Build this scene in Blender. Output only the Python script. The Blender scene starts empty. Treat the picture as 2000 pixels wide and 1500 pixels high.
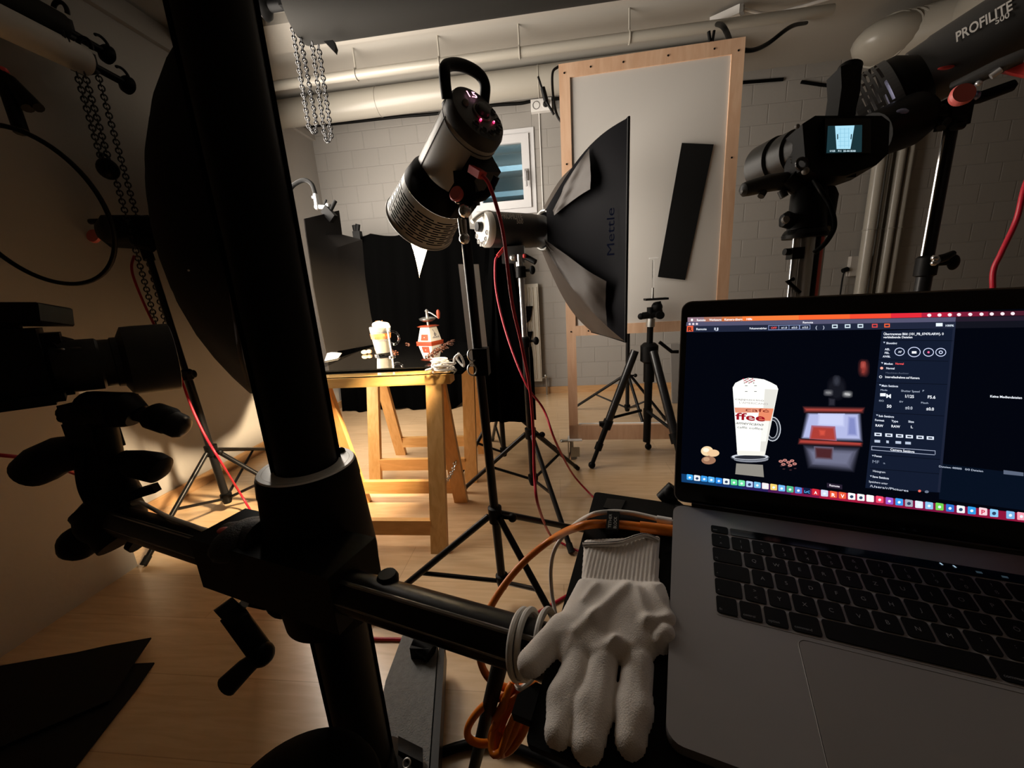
import bpy, math, random
import numpy as np
from mathutils import Vector, Matrix

random.seed(7)
S = bpy.context.scene
COL = S.collection

# ------------------------------------------------------------------ camera
F = 751.0
def nrm(v):
    v = np.array(v, float); return v / np.linalg.norm(v)
_D = nrm((200, 3100, 751)); _Y = nrm((80, -187, 751)); _Y = nrm(_Y - _D * (_D @ _Y))
_Z = -_D; _X = np.cross(_Y, _Z)
RIGHT = np.array((_X[0], _Y[0], _Z[0])); DOWN = np.array((_X[1], _Y[1], _Z[1])); FWD = np.array((_X[2], _Y[2], _Z[2]))
EYE = np.array((0.0, 0.0, 1.0))
cam_data = bpy.data.cameras.new('camera'); cam = bpy.data.objects.new('camera', cam_data); COL.objects.link(cam)
cam_data.sensor_fit = 'HORIZONTAL'; cam_data.sensor_width = 36.0; cam_data.lens = 36.0 * F / 2000.0
cam_data.clip_start = 0.02; cam_data.clip_end = 60
cam.matrix_world = Matrix([[RIGHT[i], -DOWN[i], -FWD[i], EYE[i]] for i in range(3)] + [[0, 0, 0, 1]])
S.camera = cam

# measuring helpers: points of the real room found from sight lines of the photograph
def ray(px, py): return RIGHT * ((px - 1000) / F) + DOWN * ((py - 750) / F) + FWD
def D(px, py, d): return EYE + ray(px, py) * d
def PY(px, py, y): r = ray(px, py); return EYE + r * (y / r[1])
def PX(px, py, x): r = ray(px, py); return EYE + r * (x / r[0])
def PZ(px, py, z): r = ray(px, py); return EYE + r * ((z - 1.0) / r[2])
def dep(p): return float((np.array(p) - EYE) @ FWD)
def wr(px, p): return px * dep(p) / F
def PL(px, py, o, n):
    r = ray(px, py); return EYE + r * (((np.array(o) - EYE) @ n) / (r @ n))

# ------------------------------------------------------------------ view, world, lights
S.view_settings.view_transform = 'Standard'
S.view_settings.look = 'None'
S.view_settings.gamma = 1.0
S.view_settings.use_curve_mapping = False
S.view_settings.exposure = 0.12
W = bpy.data.worlds.new('sky'); S.world = W; W.use_nodes = True
W.node_tree.nodes['Background'].inputs[0].default_value = (0.4, 0.72, 1.0, 1)
W.node_tree.nodes['Background'].inputs[1].default_value = 20.0

def lookmat(loc, d, up=(0, 0, 1)):
    q = Vector(d).to_track_quat('-Z', 'Y'); m = q.to_matrix().to_4x4(); m.translation = Vector(loc); return m
def area(name, loc, d, sx, sy, power, col, spread=180, shape='RECTANGLE'):
    l = bpy.data.lights.new(name, 'AREA'); l.shape = shape; l.size = sx; l.size_y = sy; l.energy = power; l.color = col
    l.spread = math.radians(spread); o = bpy.data.objects.new(name, l); COL.objects.link(o); o.matrix_world = lookmat(loc, d); return o

# ------------------------------------------------------------------ materials
MATS = {}
def thin_glass(name, tint):
    m = bpy.data.materials.new(name); m.use_nodes = True; nt = m.node_tree; nt.nodes.clear()
    o = nt.nodes.new('ShaderNodeOutputMaterial'); mx = nt.nodes.new('ShaderNodeMixShader'); tr = nt.nodes.new('ShaderNodeBsdfTransparent'); gl = nt.nodes.new('ShaderNodeBsdfGlossy')
    fr = nt.nodes.new('ShaderNodeFresnel'); fr.inputs[0].default_value = 1.5; tr.inputs[0].default_value = (*tint, 1); gl.inputs['Roughness'].default_value = 0.02
    nt.links.new(fr.outputs[0], mx.inputs[0]); nt.links.new(tr.outputs[0], mx.inputs[1]); nt.links.new(gl.outputs[0], mx.inputs[2]); nt.links.new(mx.outputs[0], o.inputs[0]); MATS[name] = m
def mat(name, col, rough=0.5, metal=0.0, spec=0.5, emit=None, es=1.0, trans=0.0, coat=0.0, noise=0.0, nscale=40, bump=0.0, bscale=60, alpha=1.0, sheen=0.0, ior=1.45):
    m = bpy.data.materials.new(name); m.use_nodes = True; nt = m.node_tree; b = nt.nodes['Principled BSDF']
    b.inputs['Base Color'].default_value = (*col, 1); b.inputs['Roughness'].default_value = rough; b.inputs['Metallic'].default_value = metal
    b.inputs['Specular IOR Level'].default_value = spec; b.inputs['Transmission Weight'].default_value = trans
    b.inputs['Coat Weight'].default_value = coat; b.inputs['Alpha'].default_value = alpha; b.inputs['IOR'].default_value = ior
    b.inputs['Sheen Weight'].default_value = sheen
    if emit: b.inputs['Emission Color'].default_value = (*emit, 1); b.inputs['Emission Strength'].default_value = es
    tc = None
    if noise or bump:
        tc = nt.nodes.new('ShaderNodeTexCoord')
    if noise:
        n = nt.nodes.new('ShaderNodeTexNoise'); n.inputs['Scale'].default_value = nscale; n.inputs['Detail'].default_value = 4
        nt.links.new(tc.outputs['Object'], n.inputs['Vector'])
        r = nt.nodes.new('ShaderNodeMapRange'); r.inputs[3].default_value = 1 - noise; r.inputs[4].default_value = 1 + noise
        nt.links.new(n.outputs['Fac'], r.inputs[0])
        mx = nt.nodes.new('ShaderNodeVectorMath'); mx.operation = 'SCALE'; mx.inputs[0].default_value = col
        nt.links.new(r.outputs[0], mx.inputs['Scale']); nt.links.new(mx.outputs[0], b.inputs['Base Color'])
    if bump:
        n = nt.nodes.new('ShaderNodeTexNoise'); n.inputs['Scale'].default_value = bscale; n.inputs['Detail'].default_value = 5
        nt.links.new(tc.outputs['Object'], n.inputs['Vector'])
        bp = nt.nodes.new('ShaderNodeBump'); bp.inputs['Strength'].default_value = bump; bp.inputs['Distance'].default_value = 0.003
        nt.links.new(n.outputs['Fac'], bp.inputs['Height']); nt.links.new(bp.outputs[0], b.inputs['Normal'])
    MATS[name] = m; return m

mat('black', (0.003, 0.003, 0.003), 0.5, spec=0.14)
mat('black_matte', (0.002, 0.002, 0.002), 0.85, spec=0.05)
mat('black_gloss', (0.008, 0.008, 0.009), 0.28, spec=0.5)
mat('black_metal', (0.007, 0.007, 0.0075), 0.35, metal=0.2, spec=0.35)
mat('black_cast', (0.009, 0.009, 0.009), 0.5, spec=0.5, bump=0.6, bscale=400)
mat('lens_black', (0.02, 0.02, 0.019), 0.45, spec=0.4)
mat('rubber', (0.01, 0.01, 0.01), 0.7, spec=0.3)
mat('strobe_grey', (0.42, 0.41, 0.38), 0.42, spec=0.4, noise=0.08, nscale=14)
mat('strobe_dark', (0.035, 0.034, 0.033), 0.42, spec=0.4)
mat('mid_grey', (0.2, 0.19, 0.18), 0.5)
mat('dark_grey', (0.06, 0.058, 0.055), 0.55)
mat('plate_grey', (0.13, 0.13, 0.125), 0.6, noise=0.35, nscale=90, bump=0.7, bscale=300)
mat('panel_white', (0.6, 0.58, 0.53), 0.45)
mat('plate_silver', (0.85, 0.84, 0.81), 0.3, metal=0.5)
mat('chrome', (0.55, 0.55, 0.55), 0.2, metal=1.0)
mat('rail_metal', (0.3, 0.3, 0.3), 0.25, metal=0.9)
mat('steel', (0.5, 0.5, 0.48), 0.35, metal=1.0)
mat('aluminium', (0.45, 0.45, 0.46), 0.4, metal=0.9)
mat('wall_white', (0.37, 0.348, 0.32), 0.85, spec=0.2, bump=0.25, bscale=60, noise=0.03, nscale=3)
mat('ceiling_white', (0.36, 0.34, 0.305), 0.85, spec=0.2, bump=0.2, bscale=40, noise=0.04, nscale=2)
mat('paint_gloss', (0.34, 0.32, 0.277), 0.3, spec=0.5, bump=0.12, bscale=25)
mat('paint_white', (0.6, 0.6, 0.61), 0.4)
mat('white', (0.82, 0.81, 0.79), 0.6)
mat('white_cord', (0.72, 0.7, 0.66), 0.5)
mat('paper_white', (0.62, 0.595, 0.56), 0.8)
mat('paper_warm', (0.36, 0.34, 0.3), 0.8)
mat('paper_black', (0.008, 0.008, 0.008), 0.75, spec=0.15)
mat('grey_card', (0.008, 0.0068, 0.006), 0.75, spec=0.15)
mat('roll_grey', (0.022, 0.021, 0.019), 0.75, spec=0.15)
mat('cloth_black', (0.0012, 0.0012, 0.0012), 0.95, spec=0.0)
mat('fabric_black', (0.0025, 0.0025, 0.004), 0.65, spec=0.1, bump=0.15, bscale=9)
mat('fabric_brown', (0.045, 0.036, 0.03), 0.5, spec=0.35, bump=0.5, bscale=14)
mat('orange', (0.75, 0.19, 0.012), 0.35, spec=0.5)
mat('red_cord', (0.42, 0.012, 0.03), 0.4)
mat('red_plug', (0.6, 0.05, 0.05), 0.4)
mat('pink_red', (0.6, 0.12, 0.11), 0.45)
mat('rust', (0.30, 0.045, 0.015), 0.35, coat=0.2)
mat('ceramic', (0.62, 0.61, 0.58), 0.2, coat=0.2)
mat('ink', (0.05, 0.05, 0.09), 0.4)
mat('bean', (0.075, 0.027, 0.014), 0.3, spec=0.5)
mat('cookie', (0.72, 0.48, 0.27), 0.8, bump=0.4, bscale=150)
mat('milk', (0.86, 0.8, 0.66), 0.4)
mat('foam', (0.9, 0.86, 0.76), 0.7, bump=0.5, bscale=200)
mat('choc', (0.3, 0.1, 0.03), 0.7)
mat('glass_print', (0.5, 0.13, 0.03), 0.4)
mat('glass', (0.97, 0.98, 0.98), 0.02, trans=1.0, ior=1.45)
thin_glass('table_glass', (0.93, 0.97, 0.96))
mat('acrylic', (0.003, 0.003, 0.003), 0.03, spec=0.9, coat=1.0)
mat('glove', (0.86, 0.80, 0.74), 0.85, spec=0.15, bump=0.35, bscale=900, sheen=0.1)
mat('glove_seam', (0.03, 0.03, 0.04), 0.8)
mat('laptop', (0.34, 0.33, 0.335), 0.5, metal=0.3, spec=0.4)
mat('key', (0.004, 0.004, 0.0045), 0.55, spec=0.2)
mat('key_print', (0.22, 0.22, 0.23), 0.5)
mat('bezel', (0.003, 0.003, 0.004), 0.12, spec=0.5)
mat('trackpad', (0.31, 0.30, 0.305), 0.35, metal=0.4)
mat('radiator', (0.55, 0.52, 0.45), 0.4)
mat('white_print', (0.55, 0.53, 0.5), 0.5)
mat('blue_print', (0.008, 0.012, 0.035), 0.4, spec=0.1)
mat('silver_in', (0.7, 0.7, 0.72), 0.3, metal=0.8)
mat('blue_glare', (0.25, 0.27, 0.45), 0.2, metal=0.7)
mat('translucent', (0.55, 0.55, 0.5), 0.8, alpha=0.03)
def emi(name, col, s=1.0):
    m = bpy.data.materials.new(name); m.use_nodes = True; nt = m.node_tree; nt.nodes.clear()
    o = nt.nodes.new('ShaderNodeOutputMaterial'); e = nt.nodes.new('ShaderNodeEmission'); e.inputs[0].default_value = (*col, 1); e.inputs[1].default_value = s
    nt.links.new(e.outputs[0], o.inputs[0]); MATS[name] = m
emi('led', (1.0, 0.03, 0.12), 3.0); emi('led_core', (1.0, 0.45, 0.6), 2.5)
emi('softbox_glow', (1.0, .90, .79), 14.0); emi('softbox_dim', (1.0, .9, .78), 1.7)
emi('lamp_core', (1.0, 0.8, 0.55), 6.0)
def srgb(h): 
    c = [int(h[i:i + 2], 16) / 255 for i in (0, 2, 4)]; return tuple(x / 12.92 if x < .04045 else ((x + .055) / 1.055) ** 2.4 for x in c)
SC = {}
def scr(h):
    if h not in SC: emi('screen_' + h, srgb(h), 1.0); SC[h] = 'screen_' + h
    return SC[h]

def brick_mat():
    m = bpy.data.materials.new('painted_brick'); m.use_nodes = True; nt = m.node_tree; b = nt.nodes['Principled BSDF']
    tc = nt.nodes.new('ShaderNodeTexCoord'); sp = nt.nodes.new('ShaderNodeSeparateXYZ'); cb = nt.nodes.new('ShaderNodeCombineXYZ')
    nt.links.new(tc.outputs['Object'], sp.inputs[0]); nt.links.new(sp.outputs[0], cb.inputs[0]); nt.links.new(sp.outputs[2], cb.inputs[1])
    br = nt.nodes.new('ShaderNodeTexBrick'); br.inputs['Scale'].default_value = 1.0; br.inputs['Mortar Size'].default_value = 0.006
    br.inputs['Mortar Smooth'].default_value = 0.6; br.inputs['Brick Width'].default_value = 0.25; br.inputs['Row Height'].default_value = 0.1445
    br.inputs['Color1'].default_value = (0.30, 0.284, 0.263, 1); br.inputs['Color2'].default_value = (0.287, 0.272, 0.251, 1); br.inputs['Mortar'].default_value = (0.272, 0.259, 0.239, 1)
    nt.links.new(cb.outputs[0], br.inputs['Vector']); nt.links.new(br.outputs['Color'], b.inputs['Base Color'])
    n = nt.nodes.new('ShaderNodeTexNoise'); n.inputs['Scale'].default_value = 35; n.inputs['Detail'].default_value = 6; nt.links.new(tc.outputs['Object'], n.inputs['Vector'])
    mx = nt.nodes.new('ShaderNodeMath'); mx.operation = 'MULTIPLY_ADD'; mx.inputs[1].default_value = -1.0
    nt.links.new(br.outputs['Fac'], mx.inputs[0])
    m2 = nt.nodes.new('ShaderNodeMath'); m2.operation = 'MULTIPLY'; m2.inputs[1].default_value = 0.35; nt.links.new(n.outputs['Fac'], m2.inputs[0]); nt.links.new(m2.outputs[0], mx.inputs[2])
    bp = nt.nodes.new('ShaderNodeBump'); bp.inputs['Strength'].default_value = 0.45; bp.inputs['Distance'].default_value = 0.004
    nt.links.new(mx.outputs[0], bp.inputs['Height']); nt.links.new(bp.outputs[0], b.inputs['Normal'])
    b.inputs['Roughness'].default_value = 0.6; b.inputs['Specular IOR Level'].default_value = 0.3; MATS['brick'] = m
brick_mat()
def wood_mat(name, c1, c2, c3, scale, stretch, rough, plank=None, rot=0.0, bumpy=0.05, spec=0.4):
    m = bpy.data.materials.new(name); m.use_nodes = True; nt = m.node_tree; b = nt.nodes['Principled BSDF']
    tc = nt.nodes.new('ShaderNodeTexCoord'); mp = nt.nodes.new('ShaderNodeMapping'); mp.inputs['Scale'].default_value = stretch
    nt.links.new(tc.outputs['Object'], mp.inputs[0])
    n = nt.nodes.new('ShaderNodeTexNoise'); n.inputs['Scale'].default_value = scale; n.inputs['Detail'].default_value = 6; n.inputs['Distortion'].default_value = 0.8
    nt.links.new(mp.outputs[0], n.inputs['Vector'])
    cr = nt.nodes.new('ShaderNodeValToRGB'); cr.color_ramp.elements[0].position = 0.3; cr.color_ramp.elements[1].position = 0.7
    cr.color_ramp.elements[0].color = (*c1, 1); cr.color_ramp.elements[1].color = (*c2, 1)
    nt.links.new(n.outputs['Fac'], cr.inputs[0]); out = cr.outputs[0]
    if plank:
        br = nt.nodes.new('ShaderNodeTexBrick'); br.inputs['Scale'].default_value = 1; br.inputs['Brick Width'].default_value = plank[0]; br.inputs['Row Height'].default_value = plank[1]
        br.inputs['Mortar Size'].default_value = 0.0012; br.inputs['Color1'].default_value = (0.94, 0.93, 0.92, 1); br.inputs['Color2'].default_value = (1.04, 1.03, 1.02, 1); br.inputs['Mortar'].default_value = (0.72, 0.68, 0.62, 1)
        nt.links.new(tc.outputs['Object'], br.inputs['Vector'])
        mm = nt.nodes.new('ShaderNodeMix'); mm.data_type = 'RGBA'; mm.blend_type = 'MULTIPLY'; mm.inputs[0].default_value = 1
        nt.links.new(out, mm.inputs[6]); nt.links.new(br.outputs['Color'], mm.inputs[7]); out = mm.outputs[2]
    nt.links.new(out, b.inputs['Base Color']); b.inputs['Roughness'].default_value = rough; b.inputs['Specular IOR Level'].default_value = spec
    bp = nt.nodes.new('ShaderNodeBump'); bp.inputs['Strength'].default_value = bumpy; bp.inputs['Distance'].default_value = 0.002
    nt.links.new(n.outputs['Fac'], bp.inputs['Height']); nt.links.new(bp.outputs[0], b.inputs['Normal']); MATS[name] = m
wood_mat('laminate', (0.58, 0.385, 0.21), (0.71, 0.505, 0.30), None, 5, (1, 9, 1), 0.28, plank=(1.2, 0.19), spec=0.5)
MATS['laminate'].node_tree.nodes['Principled BSDF'].inputs['Coat Weight'].default_value = 1.0
MATS['laminate'].node_tree.nodes['Principled BSDF'].inputs['Coat Roughness'].default_value = 0.22
wood_mat('pine', (0.66, 0.34, 0.10), (0.8, 0.46, 0.17), None, 6, (8, 8, 1.2), 0.5)
wood_mat('pine_x', (0.66, 0.34, 0.10), (0.8, 0.46, 0.17), None, 6, (1.2, 8, 8), 0.5)
wood_mat('ply', (0.66, 0.40, 0.25), (0.78, 0.53, 0.36), None, 5, (6, 6, 1.0), 0.55)
wood_mat('base_wood', (0.42, 0.24, 0.11), (0.55, 0.33, 0.16), None, 5, (1, 1, 9), 0.4)

# ------------------------------------------------------------------ mesh builder
def basis(ax, up=(0, 0, 1)):
    a = nrm(ax); u = np.array(up, float)
    if abs(a @ nrm(u)) > 0.98: u = np.array((1.0, 0, 0)) if abs(a[0]) < 0.9 else np.array((0, 1.0, 0))
    x = nrm(np.cross(u, a)); y = np.cross(a, x); return np.array([x, y, a]).T      # columns x, y, axis
_txt = {}
def textmesh(s, bold=False, shear=0.0):
    k = (s, bold, shear)
    if k not in _txt:
        c = bpy.data.curves.new('lettering', 'FONT'); c.body = s; c.size = 1.0; c.shear = shear; c.offset = 0.02 if bold else 0.0
        c.resolution_u = 3; o = bpy.data.objects.new('lettering', c); COL.objects.link(o); bpy.context.view_layer.update()
        me = bpy.data.meshes.new_from_object(o); v = np.array([tuple(p.co) for p in me.vertices]); f = [tuple(p.vertices) for p in me.polygons]
        bpy.data.objects.remove(o); bpy.data.curves.remove(c); bpy.data.meshes.remove(me)
        if len(v): v[:, 0] -= v[:, 0].min()
        _txt[k] = (v, f, v[:, 0].max() if len(v) else 1)
    return _txt[k]
class MB:
    def __init__(s, m='black'): s.v = []; s.f = []; s.fm = []; s.ms = []; s.cur = 0; s.m(m)
    def m(s, name):
        if name not in s.ms: s.ms.append(name)
        s.cur = s.ms.index(name); return s
    def add(s, v, f):
        o = len(s.v); s.v += [tuple(map(float, p)) for p in v]; s.f += [tuple(i + o for i in q) for q in f]; s.fm += [s.cur] * len(f); return s
    def hexa(s, p):
        return s.add(p, [(0, 3, 2, 1), (4, 5, 6, 7), (0, 1, 5, 4), (1, 2, 6, 5), (2, 3, 7, 6), (3, 0, 4, 7)])
    def box(s, c, size, R=None):
        R = np.eye(3) if R is None else R; h = np.array(size) / 2.0
        return s.hexa([np.array(c) + R @ (h * np.array(q)) for q in ((-1, -1, -1), (1, -1, -1), (1, 1, -1), (-1, 1, -1), (-1, -1, 1), (1, -1, 1), (1, 1, 1), (-1, 1, 1))])
    def bb(s, a, b): a = np.array(a, float); b = np.array(b, float); return s.box((a + b) / 2, np.abs(b - a))
    def beam(s, a, b, w, t, up=(0, 0, 1)):        # board from a to b, w along the side axis, t along up
        a = np.array(a, float); b = np.array(b, float); R = basis(b - a, up); return s.box((a + b) / 2, (w, t, np.linalg.norm(b - a)), R)
    def prism(s, pts, off):
        n = len(pts); p = [np.array(q, float) for q in pts]; q = [a + np.array(off) for a in p]
        return s.add(p + q, [tuple(range(n))[::-1], tuple(range(n, 2 * n))] + [(i, (i + 1) % n, n + (i + 1) % n, n + i) for i in range(n)])
    def poly(s, pts): return s.add(pts, [tuple(range(len(pts)))])
    def tube(s, pts, r, seg=12, caps=True, closed=False, flat=None):
        pts = [np.array(p, float) for p in pts]; n = len(pts); rs = r if hasattr(r, '__len__') else [r] * n
        vs = []; fs = []; up = None
        for i, p in enumerate(pts):
            if closed: t = pts[(i + 1) % n] - pts[i - 1]
            else: t = pts[min(i + 1, n - 1)] - pts[max(i - 1, 0)]
            t = nrm(t)
            if up is None:
                u = np.array((0, 0, 1.0)) if abs(t[2]) < 0.9 else np.array((1.0, 0, 0)); up = nrm(u - t * (u @ t))
            else: up = nrm(up - t * (up @ t))
            sd = np.cross(t, up)
            for k in range(seg):
                a = 2 * math.pi * k / seg; e = 1.0 if flat is None else flat
                vs.append(p + rs[i] * (math.cos(a) * up * e + math.sin(a) * sd))
        m = n if closed else n - 1
        for i in range(m):
            j = (i + 1) % n
            for k in range(seg):
                k2 = (k + 1) % seg; fs.append((i * seg + k, i * seg + k2, j * seg + k2, j * seg + k))
        if caps and not closed: fs.append(tuple(range(seg))[::-1]); fs.append(tuple((n - 1) * seg + k for k in range(seg)))
        return s.add(vs, fs)
    def lathe(s, o, ax, prof, seg=32, caps=True, up=(0, 0, 1), sx=1.0, sy=1.0):
        R = basis(ax, up); vs = []; fs = []; o = np.array(o, float); n = len(prof)
        for (t, r) in prof:
            for k in range(seg):
                a = 2 * math.pi * k / seg; vs.append(o + R @ np.array((math.cos(a) * r * sx, math.sin(a) * r * sy, t)))
        for i in range(n - 1):
            for k in range(seg):
                k2 = (k + 1) % seg; fs.append((i * seg + k, i * seg + k2, (i + 1) * seg + k2, (i + 1) * seg + k))
        if caps: fs.append(tuple(range(seg))[::-1]); fs.append(tuple((n - 1) * seg + k for k in range(seg)))
        return s.add(vs, fs)
    def ball(s, c, r, sc=(1, 1, 1), R=None, seg=16, rings=10):
        R = np.eye(3) if R is None else R; c = np.array(c, float); vs = []; fs = []
        for i in range(rings + 1):
            th = math.pi * i / rings
            for k in range(seg):
                a = 2 * math.pi * k / seg
                vs.append(c + R @ (np.array(sc) * r * np.array((math.sin(th) * math.cos(a), math.sin(th) * math.sin(a), math.cos(th)))))
        for i in range(rings):
            for k in range(seg):
                k2 = (k + 1) % seg; fs.append((i * seg + k, (i + 1) * seg + k, (i + 1) * seg + k2, i * seg + k2))
        return s.add(vs, fs)
    def torus(s, c, ax, R0, r, seg=32, sr=10, sx=1.0, sy=1.0, a0=0, a1=2 * math.pi, up=(0, 0, 1)):
        B = basis(ax, up); full = abs(a1 - a0 - 2 * math.pi) < 1e-6; n = seg if full else seg + 1
        pts = [np.array(c) + B @ np.array((math.cos(a0 + (a1 - a0) * i / seg) * R0 * sx, math.sin(a0 + (a1 - a0) * i / seg) * R0 * sy, 0)) for i in range(n)]
        return s.tube(pts, r, sr, closed=full)
    def grid(s, P, thick=None):
        n = len(P); m = len(P[0]); vs = [q for row in P for q in row]
        fs = [(i * m + j, i * m + j + 1, (i + 1) * m + j + 1, (i + 1) * m + j) for i in range(n - 1) for j in range(m - 1)]
        if thick is not None:
            t = np.array(thick, float); o = len(vs); vs2 = [np.array(q) + t for q in vs]
            f2 = [tuple(o + k for k in q[::-1]) for q in fs]; ed = []
            for j in range(m - 1): ed += [(j, o + j, o + j + 1, j + 1), ((n - 1) * m + j, (n - 1) * m + j + 1, o + (n - 1) * m + j + 1, o + (n - 1) * m + j)]
            for i in range(n - 1): ed += [(i * m, (i + 1) * m, o + (i + 1) * m, o + i * m), (i * m + m - 1, o + i * m + m - 1, o + (i + 1) * m + m - 1, (i + 1) * m + m - 1)]
            return s.add(vs + vs2, fs + f2 + ed)
        return s.add(vs, fs)
    def text(s, t, o, xd, yd, size, bold=False, width=None, shear=0.0, center=False):
        v, f, w = textmesh(t, bold, shear); xd = nrm(xd); yd = nrm(yd); sx = size if width is None else width / w
        off = -w * sx / 2 if center else 0
        if len(v): s.add([np.array(o) + xd * (p[0] * sx + off) + yd * p[1] * size for p in v], f)
        return s
    def rrect(s, o, xd, yd, w, h, r, n=4):      # rounded rectangle outline points
        pts = []
        for cx, cy, a0 in ((w - r, h - r, 0), (r, h - r, 90), (r, r, 180), (w - r, r, 270)):
            for i in range(n + 1):
                a = math.radians(a0 + 90 * i / n); pts.append(np.array(o) + np.array(xd) * (cx + r * math.cos(a)) + np.array(yd) * (cy + r * math.sin(a)))
        return pts
    def build(s, name, parent=None, smooth=True, ang=40):
        me = bpy.data.meshes.new(name); o = bpy.data.objects.new(name, me); COL.objects.link(o)
        base = np.zeros(3)
        if parent is not None: o.parent = parent; base = BASE[parent.name]
        else:
            if s.v: a = np.array(s.v); base = np.array(((a[:, 0].min() + a[:, 0].max()) / 2, (a[:, 1].min() + a[:, 1].max()) / 2, a[:, 2].min()))
            if STRUCT: base = np.zeros(3)
            o.location = base
        BASE[o.name] = base
        me.from_pydata([tuple(np.array(p) - base) for p in s.v], [], s.f)
        for n in s.ms: me.materials.append(MATS[n])
        me.polygons.foreach_set('material_index', s.fm)
        if smooth:
            me.polygons.foreach_set('use_smooth', [True] * len(s.f)); me.set_sharp_from_angle(angle=math.radians(ang))
        me.update(); return o
BASE = {}
STRUCT = False
def tag(o, label, cat, group=None, kind=None):
    o['label'] = label; o['category'] = cat
    if group: o['group'] = group
    if kind: o['kind'] = kind
    return o
def thing(name, label, cat, loc, group=None):
    o = bpy.data.objects.new(name, None); COL.objects.link(o); o.empty_display_size = 0.05
    o.location = tuple(map(float, loc)); BASE[o.name] = np.array(loc, float); tag(o, label, cat, group); return o
def struct(mb, name, **k):
    global STRUCT
    STRUCT = True; o = mb.build(name, **k); STRUCT = False
    if o.parent is None: o['kind'] = 'structure'
    return o
def spline(P, n=8):
    P = [np.array(p, float) for p in P]; out = []
    Q = [2 * P[0] - P[1]] + P + [2 * P[-1] - P[-2]]
    for i in range(1, len(Q) - 2):
        for k in range(n):
            t = k / n; a, b, c, d = Q[i - 1], Q[i], Q[i + 1], Q[i + 2]
            out.append(0.5 * (2 * b + (c - a) * t + (2 * a - 5 * b + 4 * c - d) * t * t + (3 * b - a - 3 * c + d) * t ** 3))
    out.append(P[-1]); return out
def cord(name, P, r, m, label, cat='cable', group=None, n=8, seg=10, parent=None):
    o = MB(m).tube(spline(P, n), r, seg).build(name, parent)
    if parent is None: tag(o, label, cat, group)
    return o
# ================================================================== room
XL, XR, YB, YF, CH = -2.1, 5.6, 3.68, -1.6, 2.55
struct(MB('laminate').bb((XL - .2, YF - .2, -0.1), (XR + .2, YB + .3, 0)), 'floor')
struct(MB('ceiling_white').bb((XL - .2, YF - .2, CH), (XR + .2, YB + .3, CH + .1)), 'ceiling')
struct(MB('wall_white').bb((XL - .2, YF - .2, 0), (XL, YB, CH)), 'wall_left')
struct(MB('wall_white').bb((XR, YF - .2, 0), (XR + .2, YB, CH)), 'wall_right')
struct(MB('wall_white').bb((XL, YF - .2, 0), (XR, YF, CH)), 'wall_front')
wx0, wx1, wz0, wz1 = -0.70, -0.115, 1.66, 2.33
wb = MB('brick')
wb.bb((XL - .2, YB, 0), (wx0, YB + .3, CH)); wb.bb((wx1, YB, 0), (XR + .2, YB + .3, CH)); wb.bb((wx0, YB, 0), (wx1, YB + .3, wz0)); wb.bb((wx0, YB, wz1), (wx1, YB + .3, CH))
struct(wb, 'wall_back')
struct(MB('base_wood').bb((XL, YB - .015, 0), (XR, YB, .065)), 'baseboard_back')
struct(MB('base_wood').bb((XL, 1.19, 0), (XL + .015, YB - .015, .065)), 'baseboard_left')
struct(MB('wall_white').bb((XL, YF, 2.42), (XL + .03, YB, 2.47)), 'trim_1')
struct(MB('ceiling_white').bb((XL, 2.38, 2.50), (XR, 2.62, CH)), 'trim_2')
# light well behind the window
lw = MB('wall_white')
lw.bb((-1.1, 4.55, 0.9), (.4, 4.65, 2.9)); lw.bb((-1.1, YB + .3, 1.3), (.4, 4.65, 1.4)); lw.bb((-1.2, YB + .3, 1.0), (-1.1, 4.65, 2.9)); lw.bb((.4, YB + .3, 1.0), (.5, 4.65, 2.9))
for k in range(5): lw.bb((-1.1, 4.38 - .02 * k, 1.5 + .23 * k), (.4, 4.55, 1.55 + .23 * k))
struct(lw, 'wall_exterior')
win = struct(MB('paint_white').bb((wx0, YB - .012, wz0), (wx1, YB + .05, wz0 + .05)).bb((wx0, YB - .012, wz1 - .05), (wx1, YB + .05, wz1)).bb((wx0, YB - .012, wz0 + .05), (wx0 + .05, YB + .05, wz1 - .05)).bb((wx1 - .05, YB - .012, wz0 + .05), (wx1, YB + .05, wz1 - .05)), 'window_1')
a, b, c, d = wx0 + .045, wx1 - .045, wz0 + .045, wz1 - .045; t = .065
struct(MB('paint_white').bb((a, YB - .03, c), (b, YB + .03, c + t)).bb((a, YB - .03, d - t), (b, YB + .03, d)).bb((a, YB - .03, c + t), (a + t, YB + .03, d - t)).bb((b - t, YB - .03, c + t), (b, YB + .03, d - t)), 'window_sash', parent=win)
struct(MB('table_glass').bb((a + t, YB - .004, c + t), (b - t, YB + .006, d - t)), 'window_pane', parent=win)
hz = PY(1030, 340, YB - .05)[2]
struct(MB('aluminium').box((b - t / 2, YB - .036, hz), (.03, .012, .09)).tube([(b - t / 2, YB - .04, hz + .02), (b - t / 2, YB - .075, hz + .02), (b - t / 2, YB - .075, hz - .1)], .008), 'window_handle', parent=win)

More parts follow.
